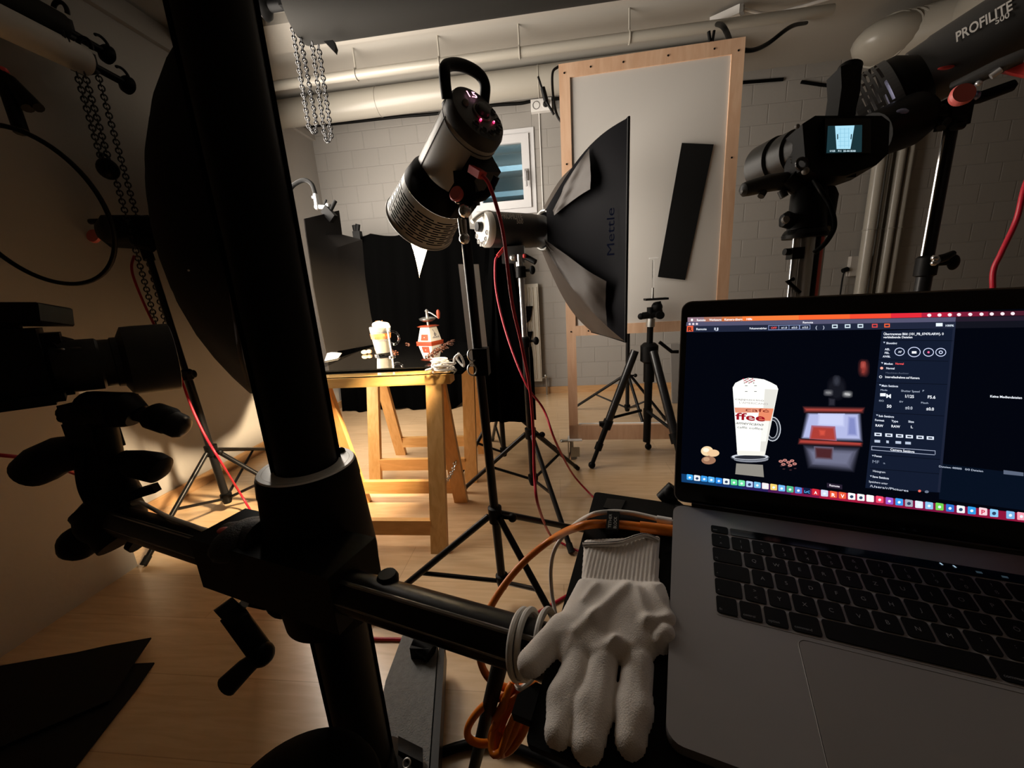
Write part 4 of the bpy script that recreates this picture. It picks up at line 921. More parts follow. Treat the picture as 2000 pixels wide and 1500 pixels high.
MB('black').beam(PZ(440, 1066, .63), PZ(700, 1140, .63), .085, .085).build('arm_clamp', t)
MB('black_cast').ball(PZ(474, 1052, .665), .034, (1.35, .9, .75), basis((0, 0, 1), AD)).tube([PZ(445, 1048, .655), PZ(520, 1060, .66)], [.022, .036], 18).build('clamp_cover', t)
MB('pink_red').ball(PZ(437, 1036, .683), .007, (1.4, 1, .6)).build('red_badge', t)
MB('black').prism([D(388, 1092, .80), D(470, 1060, .78), D(560, 1100, .74), D(600, 1150, .70), D(560, 1190, .70), D(515, 1192, .72), D(470, 1182, .73), D(470, 1157, .74), D(420, 1130, .77), D(396, 1112, .79)], FWD * .05).build('gear_housing', t)
o = MB('black').ball(D(560, 1175, .70), .028, (1.3, 1, 1)).ball(D(615, 1190, .69), .034, (1.4, 1, 1)).ball(D(640, 1180, .68), .036); o.build('gear_cover', t)
cr = MB('steel').tube([D(478, 1178, .70), D(465, 1190, .70)], .008, 12).build('crank_shaft', t)
MB('black').tube([D(470, 1182, .70), D(437, 1212, .68)], [.022, .026], 20).tube([D(452, 1196, .69), D(512, 1278, .68)], .019, 16, flat=.8).ball(D(512, 1278, .68), .020).build('crank_arm', cr)
MB('rubber').tube([D(506, 1282, .68), D(478, 1305, .67), D(443, 1340, .66)], [.012, .016, .0185], 18).build('crank_grip', cr)
kp = PZ(757, 1128, .655); MB('black').lathe(kp, (0, 0, 1), [(-.02, .012), (.0, .014), (.006, .011)], 18).build('arm_knob', t)
# base
MB('black_metal').lathe((CX, CY_, 0), (0, 0, 1), [(.03, .085), (.10, .08), (.11, .05), (.16, .047)], 40).build('base_socket', t)
bz = .085; bp = [PZ(787, 1238, bz), PZ(855, 1260, bz), PZ(839, 1480, bz), PZ(826, 1650, bz), PZ(690, 1650, bz), PZ(753, 1330, bz)]
b_ = MB('plate_grey').prism(bp, (0, 0, -.045)).build('base_leg', t, smooth=False)
MB('black_metal').hexa([bp[1] + np.array((.004, 0, .004)), bp[3] + np.array((.004, 0, .004)), bp[3] + np.array((.02, 0, .004)), bp[1] + np.array((.02, 0, .004))][::1] + [bp[1] + np.array((.004, 0, -.05)), bp[3] + np.array((.004, 0, -.05)), bp[3] + np.array((.02, 0, -.05)), bp[1] + np.array((.02, 0, -.05))]).build('side_rail', b_, smooth=False)
cs = PZ(826, 1262, .1); MB('black').box(cs, (.05, .05, .04)).tube([cs + np.array((-.02, 0, .01)), cs + np.array((.03, -.02, .0))], .02).build('brake_lever', b_)
MB('rubber').tube([np.array((cs[0] - .015, cs[1] + .03, .0225)), np.array((cs[0] + .015, cs[1] + .03, .0225))], .0225, 20).build('castor', b_)
for dx in (-.25, .2): MB('black_metal').box((CX + dx, CY_ - .28, .06), (.10, .5, .045), basis((0, 0, 1), (0, 1, 0))).build('base_leg', t)
# slanting tube
a_ = PZ(985, 1262, .60); b2 = PZ(915, 1545, .0); o = MB('black').tube([a_, b2], .0105, 14); tag(o.build('slanting_tube'), 'slanting black metal tube from the cross arm down to the floor near the tray', 'tube')
# round black cover of the column base, built as a cushion on a post
sc_ = D(570, 1618, .5); t = thing('dome', 'round black cover at the bottom edge beside the column base', 'dome', (sc_[0], sc_[1], 0))
MB('black_matte').lathe((sc_[0], sc_[1], sc_[2]), (0, 0, 1), [(-.03, .10), (-.015, .113), (.0, .115), (.014, .11), (.03, .096), (.042, .072), (.049, .04), (.052, .016), (.0525, .002)], 48).build('dome_top', t)
MB('chrome').tube([(sc_[0], sc_[1], .03), (sc_[0], sc_[1], sc_[2] - .025)], .02, 16).build('post', t)
MB('black').lathe((sc_[0], sc_[1], 0), (0, 0, 1), [(0, .10), (.015, .09), (.03, .03)], 32).build('foot_plate', t)
# dark card sheets on the floor
def sheet(pts, z, lab): 
    o = MB('paper_black').prism([PZ(x, y, z) for x, y in pts], (0, 0, .004)); return tag(o.build('black_card_sheet', smooth=False), lab, 'card sheet', 'black card sheets on the floor')
sheet([(-90, 1318), (150, 1276), (208, 1263), (296, 1247), (262, 1297), (215, 1370), (-90, 1500)], .016, 'upper black card sheet with pointed corner on the floor at lower left')
sheet([(-90, 1420), (215, 1300), (302, 1296), (268, 1346), (235, 1388), (148, 1500), (40, 1640), (-90, 1640)], .006, 'lower black card sheet reaching the bottom edge of the picture at left')
# strap with eyelet
o = MB('black').grid([[PZ(778 + 12 * j, 1440 + 14 * i + 6 * j, .10 + .01 * math.sin(i)) for j in range(5)] for i in range(6)], thick=(0, 0, .004)); t = o.build('black_strap'); tag(t, 'black strap end with a round metal eyelet at the bottom of the column', 'strap')
MB('steel').torus(PZ(794, 1491, .118), (0, -.5, 1), .007, .002, 20, 8).build('eyelet', t)

# ================================================================== laptop
LP0 = np.array((.139, .446, .735)); yaw, pit, rol, LEAN = -.298, .231, .001, .323
cz, sz, cp_, sp_, cr_, sr_ = math.cos(yaw), math.sin(yaw), math.cos(pit), math.sin(pit), math.cos(rol), math.sin(rol)
LR = np.array([[cz, -sz, 0], [sz, cz, 0], [0, 0, 1]]) @ np.array([[1, 0, 0], [0, cp_, -sp_], [0, sp_, cp_]]) @ np.array([[cr_, 0, sr_], [0, 1, 0], [-sr_, 0, cr_]])
def LB(u, v, w=0): return LP0 + LR @ np.array((u, -v, w))
U_, V_, N_ = LR[:, 0], -LR[:, 1], LR[:, 2]
def LL(u, h, w=0): return LP0 + LR @ np.array((u, h * math.sin(LEAN) - w * math.cos(LEAN), h * math.cos(LEAN) + w * math.sin(LEAN)))
LU = LR @ np.array((0, math.sin(LEAN), math.cos(LEAN))); LN = LR @ np.array((0, -math.cos(LEAN), math.sin(LEAN)))
t = thing('laptop', 'open grey laptop showing a camera control program with a latte glass picture', 'laptop', LB(.18, .12, -.014)); lap = t
WL, DLp = .358, .2459
o = MB('laptop').prism(MB().rrect(LB(0, 0.006, 0), U_, V_, WL, DLp - .006, .012, 5), -N_ * .0125); base = o.build('base', t, ang=50)
MB('bezel').tube([LB(.02, .0015, -.002), LB(WL - .02, .0015, -.002)], .0055, 14).build('hinge', t)
w_ = MB('laptop').prism(MB().rrect(LB(.0375, .0295, .0), U_, V_, .283, .109, .004, 3), N_ * .0003); kb = w_.build('keyboard', t, smooth=False)
MB('trackpad').prism(MB().rrect(LB(.099, .143, .0), U_, V_, .160, .099, .006, 4), N_ * .0004).build('trackpad', t, smooth=False)
o = MB('key_print'); q_ = MB().rrect(LB(.0985, .1425, .0002), U_, V_, .161, .100, .006, 4); o.m('mid_grey').tube(q_, .0003, 4, closed=True); o.build('trackpad_gap', t)
def key(u, v, w, h, ch='', sub=None):
    o = MB('key').prism(MB().rrect(LB(u, v, .0003), U_, V_, w, h, .002, 3), N_ * .0011); top_ = .0016
    o.m('key_print')
    if ch:
        if sub is None: o.text(ch, LB(u + w / 2, v + h * .62, top_), U_, -V_, .0052, center=True)
        elif sub == 'lo': o.text(ch, LB(u + .002, v + h - .0025, top_), U_, -V_, .0032)
        elif sub == 'pair':
            o.text(ch[0], LB(u + w / 2, v + h * .42, top_), U_, -V_, .0048, center=True); o.text(ch[1], LB(u + w / 2, v + h * .85, top_), U_, -V_, .0048, center=True)
    o.build('key', kb, smooth=False)
k0, ks, pt = .0395, .0168, .0190
key(k0, .0315, ks, .0095, 'esc', 'lo')
MB('bezel').prism(MB().rrect(LB(k0 + pt, .0315, .0003), U_, V_, .281 - 2 * pt + .002, .0095, .001, 2), N_ * .0008).build('touch_bar', kb, smooth=False)
tb = MB(scr('a9c4d8'))
for px, py, w_ in ((1834, 1099, 3), (1860, 1104, 5)):
    p_ = PL(px, py, LB(0, 0, .0016), N_); tb.prism([p_, p_ + U_ * .0012, p_ + U_ * .0022 + V_ * .002, p_ + U_ * .001 + V_ * .002], N_ * .0001)
tb.m(scr('28343c'))
for px, py in ((1905, 1115), (1955, 1124)):
    p_ = PL(px, py, LB(0, 0, .0016), N_); tb.prism([p_, p_ + U_ * .004, p_ + U_ * .004 + V_ * .002, p_ + V_ * .002], N_ * .0001)
tb.build('touch_bar_symbols', kb, smooth=False)
v = .0435; 
for i, c in enumerate(('°^', '!1', '"2', '§3', '$4', '%5', '&6', '/7', '(8', ')9', '=0', '?ß', '`´')): key(k0 + i * pt, v, ks, ks, c, 'pair')
key(k0 + 13 * pt, v, .281 - 13 * pt - .002, ks, '<', 'lo'); v += pt
key(k0, v, .0262, ks, '>|', 'lo')
for i, c in enumerate('QWERTZUIOPÜ+'): key(k0 + .0285 + i * pt, v, ks, ks, c)
key(k0 + .0285 + 12 * pt, v, .281 - .0285 - 12 * pt - .002, ks * 2 + .0022); v += pt
key(k0, v, .0310, ks, '^', 'lo')
for i, c in enumerate('ASDFGHJKLÖÄ#'): key(k0 + .0333 + i * pt, v, ks if i < 11 else .014, ks, c)
v += pt
key(k0, v, .0225, ks, '^', 'lo')
for i, c in enumerate(('><', 'Y', 'X', 'C', 'V', 'B', 'N', 'M', ';,', ':.', '_-')): key(k0 + .0247 + i * pt, v, ks, ks, c, 'pair' if len(c) == 2 else None)
key(k0 + .0247 + 11 * pt, v, .281 - .0247 - 11 * pt - .002, ks); v += pt
u = k0
for w_, c in ((ks, 'fn'), (ks, 'control'), (ks, 'option'), (.0212, 'command'), (.1005, ''), (.0212, 'command'), (ks, 'option')):
    key(u, v, w_, ks, c, 'lo' if c else None); u += w_ + .0022
key(u, v + .0088, ks - .002, .008); key(u + ks, v, ks, .008); key(u + ks, v + .0088, ks, .008); key(u + 2 * ks + .002, v + .0088, ks - .004, .008)
lid = MB('laptop').prism([p_ for p_ in MB().rrect(LL(0, .0, -.0005), U_, LU, WL, .242, .011, 5)], -LN * .0045).m('bezel').prism(MB().rrect(LL(.0012, .001, -.0005), U_, LU, WL - .0024, .2395, .010, 5), LN * .0006).build('lid', t, ang=50)
# --- what the screen shows
def SP(px, py, k=1): return PL(px, py, LL(0, 0, .0004 + .00008 * k), LN)
sm = MB(scr('03050d')); cn = lambda *a, k=1: [SP(x, y, k) for x, y in a]
def sq_(m, pts, k=1): sm.m(scr(m)).poly(cn(*pts, k=k))
def st_(m, s, px, py, h, w, k=6, bold=False, shear=0.0):
    o_ = SP(px, py, k); xx = SP(px + w, py + w * SLOPE(py), k) - o_; yy = SP(px + .02 * h, py - h, k) - o_
    v_, f_, ww = textmesh(s, bold, shear); sm.m(scr(m)).text(s, o_, xx, yy, np.linalg.norm(yy) * 1.35, bold=bold, width=np.linalg.norm(xx), shear=shear)
def SLOPE(py): return -.02 + (py - 614) * (.121 + .02) / (932 - 614)
Tt = lambda x: 620 - (x - 1343) * .0198; Bt = lambda x: 942 + (x - 1329) * .1185
sm.m(scr('03050d')).poly([LL(.0065, .028, .0004), LL(.3515, .028, .0004), LL(.3515, .223, .0004), LL(.0065, .223, .0004)])
segs_ = [(1343, 1375, '8e7480'), (1375, 1410, 'a8705e'), (1410, 1450, 'c8703f'), (1450, 1560, 'f07a3a'), (1560, 1660, 'fa6430'), (1660, 1740, 'f34a30'), (1740, 1800, 'e02a38'), (1800, 1860, 'b01f3c'), (1860, 1930, '7a1c36'), (1930, 2060, '4a1a2a'), (2060, 2190, '35151f')]
for a_, b_, m_ in segs_: sq_(m_, ((a_, Tt(a_)), (b_, Tt(b_)), (b_, Tt(b_) + 9), (a_, Tt(a_) + 9)), 2)
L2 = lambda x, k: Tt(x) + k + (x - 1343) * .0035 * (k / 20)
for k0_, k1_, m1, m2 in ((9, 17, '53526c', '241c2a'), (17, 29, '20263a', '12131c')):
    sq_(m1, ((1341, L2(1341, k0_)), (1867, L2(1867, k0_)), (1866, L2(1866, k1_)), (1340, L2(1340, k1_))), 2); sq_(m2, ((1867, L2(1867, k0_)), (2180, L2(2180, k0_)), (2180, L2(2180, k1_)), (1866, L2(1866, k1_))), 2)
for x in (1347, 1354, 1361): sm.m(scr('e8d8e0')).poly([SP(x + 2.4 * math.cos(a_), L2(x, 13) + 2.2 * math.sin(a_), 4) for a_ in np.linspace(0, 6.28, 9)[:-1]])
for s, x, w_ in (('Remote', 1361, 17), ('Werkzeuge', 1385, 24), ('Kamera-überg.', 1415, 36), ('Hilfe', 1458, 11)): st_('ffffff', s, x, Tt(x) + 7.5, 4.2, w_, bold=True)
sm.m(scr('ffffff')).poly([SP(1351.5 + 2.3 * math.cos(a_), Tt(1351) + 5 + 2.6 * math.sin(a_), 5) for a_ in np.linspace(0, 6.28, 9)[:-1]])
st_('f0f0f8', 'Remote', 1568, L2(1568, 15.5), 4, 20, bold=True)
sq_('e05a38', ((1342, 636.5), (1354, 636), (1354, 647.5), (1341, 648)), 4); st_('2a1010', 'R', 1344, 646.5, 8, 8, bold=True)
st_('e6ecf6', 'Remote', 1360, L2(1360, 25), 4.2, 20, bold=True); st_('c8d0e0', 'IJ', 1395, L2(1395, 25.5), 5, 8, bold=True)
st_('e6ecf6', 'Fokusverstärker', 1464, L2(1464, 25), 3.8, 34, bold=True)
for i, (s, x0) in enumerate((('OFF', 1501), ('±1.0', 1521), ('±5.0', 1541), ('±15.0', 1562))):
    y0_, y1_ = L2(x0, 18.5), L2(x0, 26.5)
    for (xa, ya, xb, yb_) in ((x0, y0_, x0 + 20, y0_ - .4), (x0, y1_, x0 + 20, y1_ - .4), (x0, y0_, x0, y1_), (x0 + 20, y0_, x0 + 20, y1_)):
        sm.m(scr('8d9cc8')).poly(cn((xa - .4, ya - .4), (xb + .4, yb_ - .4), (xb + .4, yb_ + .5), (xa - .4, ya + .5), k=4)) if abs(ya - yb_) < 1 else sm.poly(cn((xa - .4, ya), (xa + .5, ya), (xb + .5, yb_), (xb - .4, yb_), k=4))
    st_('ff5a50' if s == 'OFF' else 'dfe6f5', s, x0 + 5, y1_ - 2, 3.8, 11, bold=True)
for x, s in ((1593, '('), (1607, ')')): st_('c0c8d8', s, x, L2(x, 26), 6, 3, bold=True)
for x, m_ in ((1625, 'cfe0ea'), (1650, 'cfe0ea'), (1675, 'cfe0ea'), (1703, 'd24a4a'), (1727, 'e8603c')):
    sq_(m_, ((x, L2(x, 18.5)), (x + 11, L2(x + 11, 18.5)), (x + 11, L2(x + 11, 25.5)), (x, L2(x, 25.5))), 4); sq_('20263a', ((x + 2, L2(x, 20.5)), (x + 9, L2(x + 9, 20.5)), (x + 9, L2(x + 9, 23.5)), (x + 2, L2(x, 23.5))), 5)
sq_('e8f4ff', ((1828, L2(1828, 19)), (1841, L2(1841, 19)), (1841, L2(1841, 25)), (1828, L2(1828, 25))), 4); st_('e8f4ff', '100%', 1847, L2(1847, 25.5), 4, 16, bold=True)
for i, x in enumerate((1815, 1835, 1855, 1873, 1895, 1917, 1937, 1958, 1978)): sm.m(scr('ffe8ee')).poly([SP(x + 4.2 * math.cos(a_), Tt(x) + 5 + 3.3 * math.sin(a_), 5) for a_ in np.linspace(0, 6.28, 10)[:-1]])
# side panel
sq_('131b2e', ((1722, 646), (1866, 641), (1836, 962), (1690, 953)), 2)
sq_('1d2336', ((1861, 641), (1866, 641), (1836, 962), (1831, 961)), 3)
for (xa, ya, xb, yb_) in ((1720, 664, 1862, 665), (1716, 702, 1852, 705), (1712, 747, 1850, 750), (1707, 804, 1844, 812), (1701, 886, 1836, 897), (1699, 914, 1834, 925)): sq_('0a0f1c', ((xa, ya), (xb, yb_), (xb, yb_ + 1.2), (xa, ya + 1.2)), 3)
for s, x, y, h, w_, b_, m_ in (('Übertragenes Bild: (101_PB_07470.ARW). 0', 1726, 654.5, 4.6, 117, 1, 'f2f7ff'), ('verbleibende Dateien', 1725, 660.5, 4.2, 57, 1, 'f2f7ff'), ('Shooting', 1731, 672, 4, 21, 1, 'eef'.replace('eef', 'e4ecfa')), ('AEL', 1728, 684, 4, 10, 1, 'e4ecfa'), ('FEL', 1728, 691, 4, 9, 1, 'e4ecfa'), ('AWBL', 1724, 698, 4, 15, 1, 'e4ecfa'),
    ('AF', 1754, 689, 4, 7, 1, 'e4ecfa'), ('Modus:', 1727, 712, 4, 17, 1, 'e4ecfa'), ('Normal', 1749, 712, 4, 16, 1, 'ff5a5a'), ('Normal', 1731, 721, 4, 16, 1, 'e4ecfa'), ('Maschinen-Auslöser', 1730, 729.5, 3.4, 45, 0, '5a6478'), ('Intervallaufnahme auf Kamera', 1729, 738, 4.2, 67, 1, 'f2f7ff'), ('Main Settings', 1722, 755, 4, 32, 1, 'e4ecfa'),
    ('Mode', 1720, 763, 3.4, 13, 0, 'b8c4d8'), ('Shutter Speed', 1760, 765, 4, 36, 0, 'b8c4d8'), ('F', 1802, 765, 3.6, 3, 0, 'b8c4d8'), ('M', 1731, 777, 8, 9, 1, 'f2f7ff'), ('1/125', 1768, 776.5, 6, 17, 1, 'f2f7ff'), ('F5.6', 1812, 778, 6, 15, 1, 'f2f7ff'), ('ISO', 1717, 784, 3.4, 9, 0, 'b8c4d8'), ('EV', 1757, 786, 3.4, 7, 0, 'b8c4d8'), ('Flash', 1799, 788, 3.4, 14, 0, 'b8c4d8'),
    ('50', 1732, 796, 6, 9, 1, 'f2f7ff'), ('±0.0', 1768, 799, 6, 14, 0, 'e4ecfa'), ('±0.0', 1809, 801, 6, 15, 1, 'f2f7ff'), ('Sub Settings', 1716, 814, 4, 30, 1, 'e4ecfa'), ('Format', 1709, 822, 4, 18, 1, 'e4ecfa'), ('Type', 1741, 824, 4, 13, 1, 'e4ecfa'), ('Size', 1774, 825, 4, 11, 1, 'e4ecfa'), ('RAW', 1710, 833, 5, 15, 1, 'f2f7ff'), ('RAW', 1741, 834.5, 5, 17, 1, 'f2f7ff'), ('L', 1779, 836, 5, 4, 1, 'f2f7ff'),
    ('Camera Settings', 1739, 880, 4.6, 47, 1, 'f2f7ff'), ('Focus', 1708, 892, 4, 14, 1, 'e4ecfa'), ('MF', 1704, 904, 6, 13, 0, '8d98ac'), ('a', 1725, 906, 4, 4, 0, '8d98ac'), ('Histogram', 1705, 921.5, 4, 24, 0, 'e4ecfa'), ('Save Settings', 1704, 932.5, 4, 32, 1, 'e4ecfa'), ('Speichern unter', 1697, 942, 3.8, 37, 0, 'e4ecfa'), ('/Users/r/Pictures', 1699, 951, 4.4, 75, 0, 'e4ecfa'),
    ('Keine Mediendateien', 1934, 776, 4.6, 62, 1, 'f2f7ff'), ('Dateien: 00000   0/0 Dateien', 1834, 912.5, 3.8, 86, 0, 'c8d4e8')): st_(m_, s, x, y, h, w_, bold=bool(b_))
for (x, y) in ((1725, 669), (1721, 709), (1717, 752), (1711, 811), (1703, 890), (1699, 930)): sm.m(scr('c8d4e8')).poly(cn((x, y - 1.5), (x + 4, y - 1.3), (x + 2, y + 1.5), k=6))
def ring_(x, y, rx, ry, w_, m_, k=5, n=20):
    sm.m(scr(m_)); o_ = [(x + rx * math.cos(a_), y + ry * math.sin(a_)) for a_ in np.linspace(0, 2 * math.pi, n + 1)]; i_ = [(x + (rx - w_) * math.cos(a_), y + (ry - w_) * math.sin(a_)) for a_ in np.linspace(0, 2 * math.pi, n + 1)]
    for j in range(n): sm.poly(cn(o_[j], o_[j + 1], i_[j + 1], i_[j], k=k))
def disc_(x, y, rx, ry, m_, k=4, n=20, rot=0): sm.m(scr(m_)).poly([SP(x + rx * math.cos(a_) * math.cos(rot) - ry * math.sin(a_) * math.sin(rot), y + rx * math.cos(a_) * math.sin(rot) + ry * math.sin(a_) * math.cos(rot), k) for a_ in np.linspace(0, 2 * math.pi, n + 1)[:-1]])
for x, y, r_ in ((1757, 687, 10), (1785.5, 687.5, 12.5), (1813.5, 688, 10.5), (1837.5, 688, 10.5)): ring_(x, y, r_, r_ * .8, 1.3, 'd8e2ff')
sq_('f2f7ff', ((1781, 686), (1790, 686), (1790, 690.5), (1781, 690.5)), 6); disc_(1813.5, 688, 2.2, 2, 'ff6a9a', 6); ring_(1837.5, 688, 4, 3.4, 1.5, 'd8e2ff')
disc_(1722, 719, 3, 2.6, 'ffb0a0', 5); ring_(1720, 736, 3, 2.6, 1, 'f2f7ff'); sq_('f2f7ff', ((1719, 768), (1730, 768), (1730, 774), (1719, 774)), 5)
for i, x in enumerate((1708, 1729, 1750, 1769, 1790, 1810)):
    y = 845 + i * 1.4; sq_('dfe8f6', ((x, y), (x + 14, y + .8), (x + 14, y + 7), (x, y + 6.4)), 5); sq_('131b2e', ((x + 3, y + 2), (x + 11, y + 2.6), (x + 11, y + 5), (x + 3, y + 4.6)), 6)
for i, x in enumerate((1708, 1731, 1749, 1768)): y = 859 + i * 1.2; sq_('b8c4d8', ((x, y), (x + 11 - 6 * (i == 1), y + .6), (x + 11 - 6 * (i == 1), y + 5.6), (x, y + 5)), 5)
for a_, b_ in (((1702, 871), (1826, 880)), ((1701.5, 878), (1825.5, 888))): sm.m(scr('aab4cc')).poly(cn(a_, b_, (b_[0], b_[1] + 1), (a_[0], a_[1] + 1), k=5))
for a_ in ((1702, 871, 878), (1826, 880, 888)): sm.poly(cn((a_[0], a_[1]), (a_[0] + 1, a_[1]), (a_[0] + 1, a_[2]), (a_[0], a_[2]), k=5))
disc_(1796, 959, 3, 2.4, 'f07060', 6); disc_(1810, 960.5, 4, 2.6, '6a7488', 6)
sq_('07101f', ((1834, 905), (2180, 948), (2180, 1020), (1834, 975)), 2); sq_('5a6478', ((1960, 918), (1999, 923), (1999, 930), (1960, 926)), 4)
# latte picture
def lerp_quad(m_, a_, k): sq_(m_, a_, k)
for g_, m_ in ((5, '0c0a14'), (2, '3a3038')): pass
sm.m(scr('fdfdf6')).poly([SP(x, y, 3) for x, y in [(1431, 757), (1436, 748), (1450, 741), (1462, 738), (1478, 739), (1492, 741), (1506, 747), (1517, 753), (1520, 760), (1494, 889), (1440, 887)][::1]])
sq_('e2e0d8', ((1494, 760), (1519, 761), (1494, 888), (1484, 888)), 4)
for k in range(22): disc_(1452 + (k * 37 % 36), 740 + (k * 13 % 9), 1.6, 1.1, ('b02040', 'd8a0a8', '888078')[k % 3], 5, 6)
sq_('e88a66', ((1483, 797), (1511, 798), (1505, 822), (1480, 822)), 5); sq_('e2967a', ((1434.5, 796), (1484, 797), (1481, 806), (1436, 806)), 5)
st_('9a1220', 'ffee', 1436, 819, 14, 58, bold=True, k=7); st_('7a2018', 'café', 1456, 803, 7, 46, k=8); st_('1a1420', 'americano', 1437, 828, 6, 54, k=7, shear=.3); st_('6a6a70', 'caffè coffee', 1440, 836, 4.5, 50, k=7); st_('8a8688', 'cappuccino', 1436, 781, 4, 56, k=7); st_('b0a8a8', 'L’AMERICANO', 1444, 788, 4, 56, k=7)
for (xx, yy, dx, dy) in ((1455, 753, 1, 0), (1473, 753, 1, 0), (1455, 764, 1, 0), (1473, 764, 1, 0)): sq_('30303a', ((xx, yy), (xx + 5, yy), (xx + 5, yy + 1), (xx, yy + 1)), 6)
ring_(1509, 838, 17, 25, 7, '2c3038', 2); ring_(1509, 838, 16, 24, 1.5, 'd8dce4', 3); ring_(1509, 838, 10, 18, 1.2, 'c0c4cc', 3)
sm.m(scr('05060e')).poly(cn((1490, 815), (1503, 815), (1497, 862), (1488, 862), k=3)); sq_('fdfdf6', ((1484, 800), (1506, 800), (1496, 862), (1480, 862)), 4)
sq_('e88a66', ((1483, 797), (1511, 798), (1505, 822), (1480, 822)), 5)
disc_(1465, 893, 38, 7.5, '50545c', 3); disc_(1465, 892, 36, 6, 'c8ccd4', 4); disc_(1465, 893, 31, 4, '2a2c34', 5); disc_(1467, 897, 34, 6, '888c96', 3); sq_('f0eee4', ((1439, 880), (1494, 882), (1492, 890), (1441, 889)), 6)
sq_('8c8880', ((1438, 905), (1490, 908), (1492, 932), (1436, 926)), 3)
disc_(1381, 881, 12, 9.5, 'f0d4a8', 3); disc_(1393, 885, 12, 7, 'ecc498', 4); disc_(1379, 879, 6, 4, 'fff0d8', 5); disc_(1384, 899, 14, 8, '9a7058', 2); disc_(1380, 897, 6, 4, 'c09878', 3)
for k, (x, y) in enumerate(((1525, 901), (1533, 899), (1540, 903), (1547, 900), (1552, 906), (1530, 907), (1543, 909))): disc_(x, y, 4.5, 2.8, 'c08078', 3, 8); disc_(x, y, 2, .8, '401818', 4, 6); disc_(x + 1, y + 9, 3, 1.2, '40282c', 3, 6)
# out-of-focus grinder picture: soft-edged shapes
def hexmix(a, b, k): return ''.join('%02x' % round(int(a[i:i + 2], 16) * (1 - k) + int(b[i:i + 2], 16) * k) for i in (0, 2, 4))
def soft(m_, pts, e=7, k=3, bg='05060e', n=6):
    cx, cy = sum(p[0] for p in pts) / len(pts), sum(p[1] for p in pts) / len(pts)
    for i in range(n):
        g = e * (1 - 2 * i / (n - 1)) * .6; q = []
        for x, y in pts:
            l_ = math.hypot(x - cx, y - cy); dx, dy = (x - cx) / max(abs(x - cx), 1e-6), (y - cy) / max(abs(y - cy), 1e-6); q.append((x + dx * g, y + dy * g))
        sq_(hexmix(bg, m_, (i + 1) / n), q, k + i * .16)
def ell(x, y, rx, ry): return [(x + rx * math.cos(a_), y + ry * math.sin(a_)) for a_ in np.linspace(0, 6.283, 17)[:-1]]
soft('55566a', [(1572, 872), (1676, 877), (1664, 918), (1582, 910)], 8, 2); soft('6e7088', [(1582, 880), (1664, 884), (1655, 908), (1590, 904)], 5, 3, '55566a'); soft('4a2428', [(1592, 874), (1626, 876), (1624, 896), (1594, 894)], 4, 4, '6e7088')
soft('b0b6e0', [(1578, 806), (1678, 807), (1682, 860), (1566, 857)], 6, 3); soft('c8cef0', [(1600, 808), (1648, 809), (1648, 832), (1598, 830)], 4, 4, 'b0b6e0'); soft('8088c0', [(1658, 815), (1670, 816), (1673, 850), (1656, 849)], 4, 4, 'b0b6e0')
soft('a83c34', [(1587, 833), (1629, 835), (1632, 860), (1582, 858)], 4, 5, 'a0789c'); soft('d05040', [(1600, 840), (1612, 841), (1610, 850), (1602, 850)], 3, 6.2, 'a83c34')
soft('a8443c', [(1570, 796), (1687, 798), (1684, 805), (1573, 804)], 5, 5); soft('a84038', [(1562, 858), (1684, 865), (1682, 871), (1560, 866)], 4, 5.5)
soft('16171f', ell(1634, 758, 17, 22), 5, 2); soft('33353f', ell(1634, 744, 6, 9), 4, 4, '16171f'); soft('8a8a8c', ell(1618, 767, 7, 4), 5, 4, '16171f'); soft('b0b0b0', ell(1655, 770, 8, 4.5), 5, 4, '0e0f16'); soft('2a2a34', [(1619, 778), (1631, 779), (1630, 792), (1619, 792)], 3, 4)
soft('8a3630', ell(1687, 719, 8, 14), 7, 2); soft('b05048', ell(1686, 713, 3, 5), 4, 4, '8a3630')
# dock
Db = lambda x: 941 + (x - 1329) * .1180; dk = [(1331, 1400, '123a66'), (1400, 1450, '183060'), (1450, 1500, '2a2058'), (1500, 1545, '4a1a50'), (1545, 1600, '7a1644'), (1600, 1680, 'a01a3c'), (1680, 1780, '8a163c'), (1780, 1900, '7a1440'), (1900, 2010, '8a1438'), (2010, 2180, '601030')]
for a_, b_, m_ in dk: sq_(m_, ((a_, Db(a_) - 16 - (a_ - 1331) * .002), (b_, Db(b_) - 16 - (b_ - 1331) * .002), (b_, Db(b_)), (a_, Db(a_))), 3)
ic = [(80, 388), (122, 393), (163, 397), (204, 402), (247, 408), (290, 413), (334, 417), (378, 422), (423, 428), (468, 433), (514, 439), (562, 445), (608, 451), (656, 457), (704, 463), (753, 468), (803, 474), (854, 480), (905, 487), (957, 493), (1010, 498), (1063, 504), (1116, 510), (1171, 516), (1227, 524), (1283, 530), (1339, 537), (1397, 545), (1455, 551), (1515, 557), (1575, 565), (1637, 572), (1700, 579), (1765, 585), (1828, 594), (1922, 605), (1985, 612)]
icc = ['3fa8f0', 'e8eef4', '3a9ae8', '58b0f0', '2a8ae8', 'e8f0f0', '60d890', '70e0a0', 'b8d0f0', '70b8e0', 'f0e8e8', 'f0d070', '70b8f0', '50b888', '5080d0', '101c3c', 'd02838', 'd0d8f0', 'e85a38', 'e85a38', 'f4f4f4', 'f0f4f4', 'f8f8f8', 'f04868', '9858c8', '3898e8', 'a0a8b8', 'e0e8f4', '88c0e8', '70d050', '3070c8', 'f0f4f8', '3098e0', 'f0d0d8', '88c8f0', '78b0e0', 'f0a0b0']
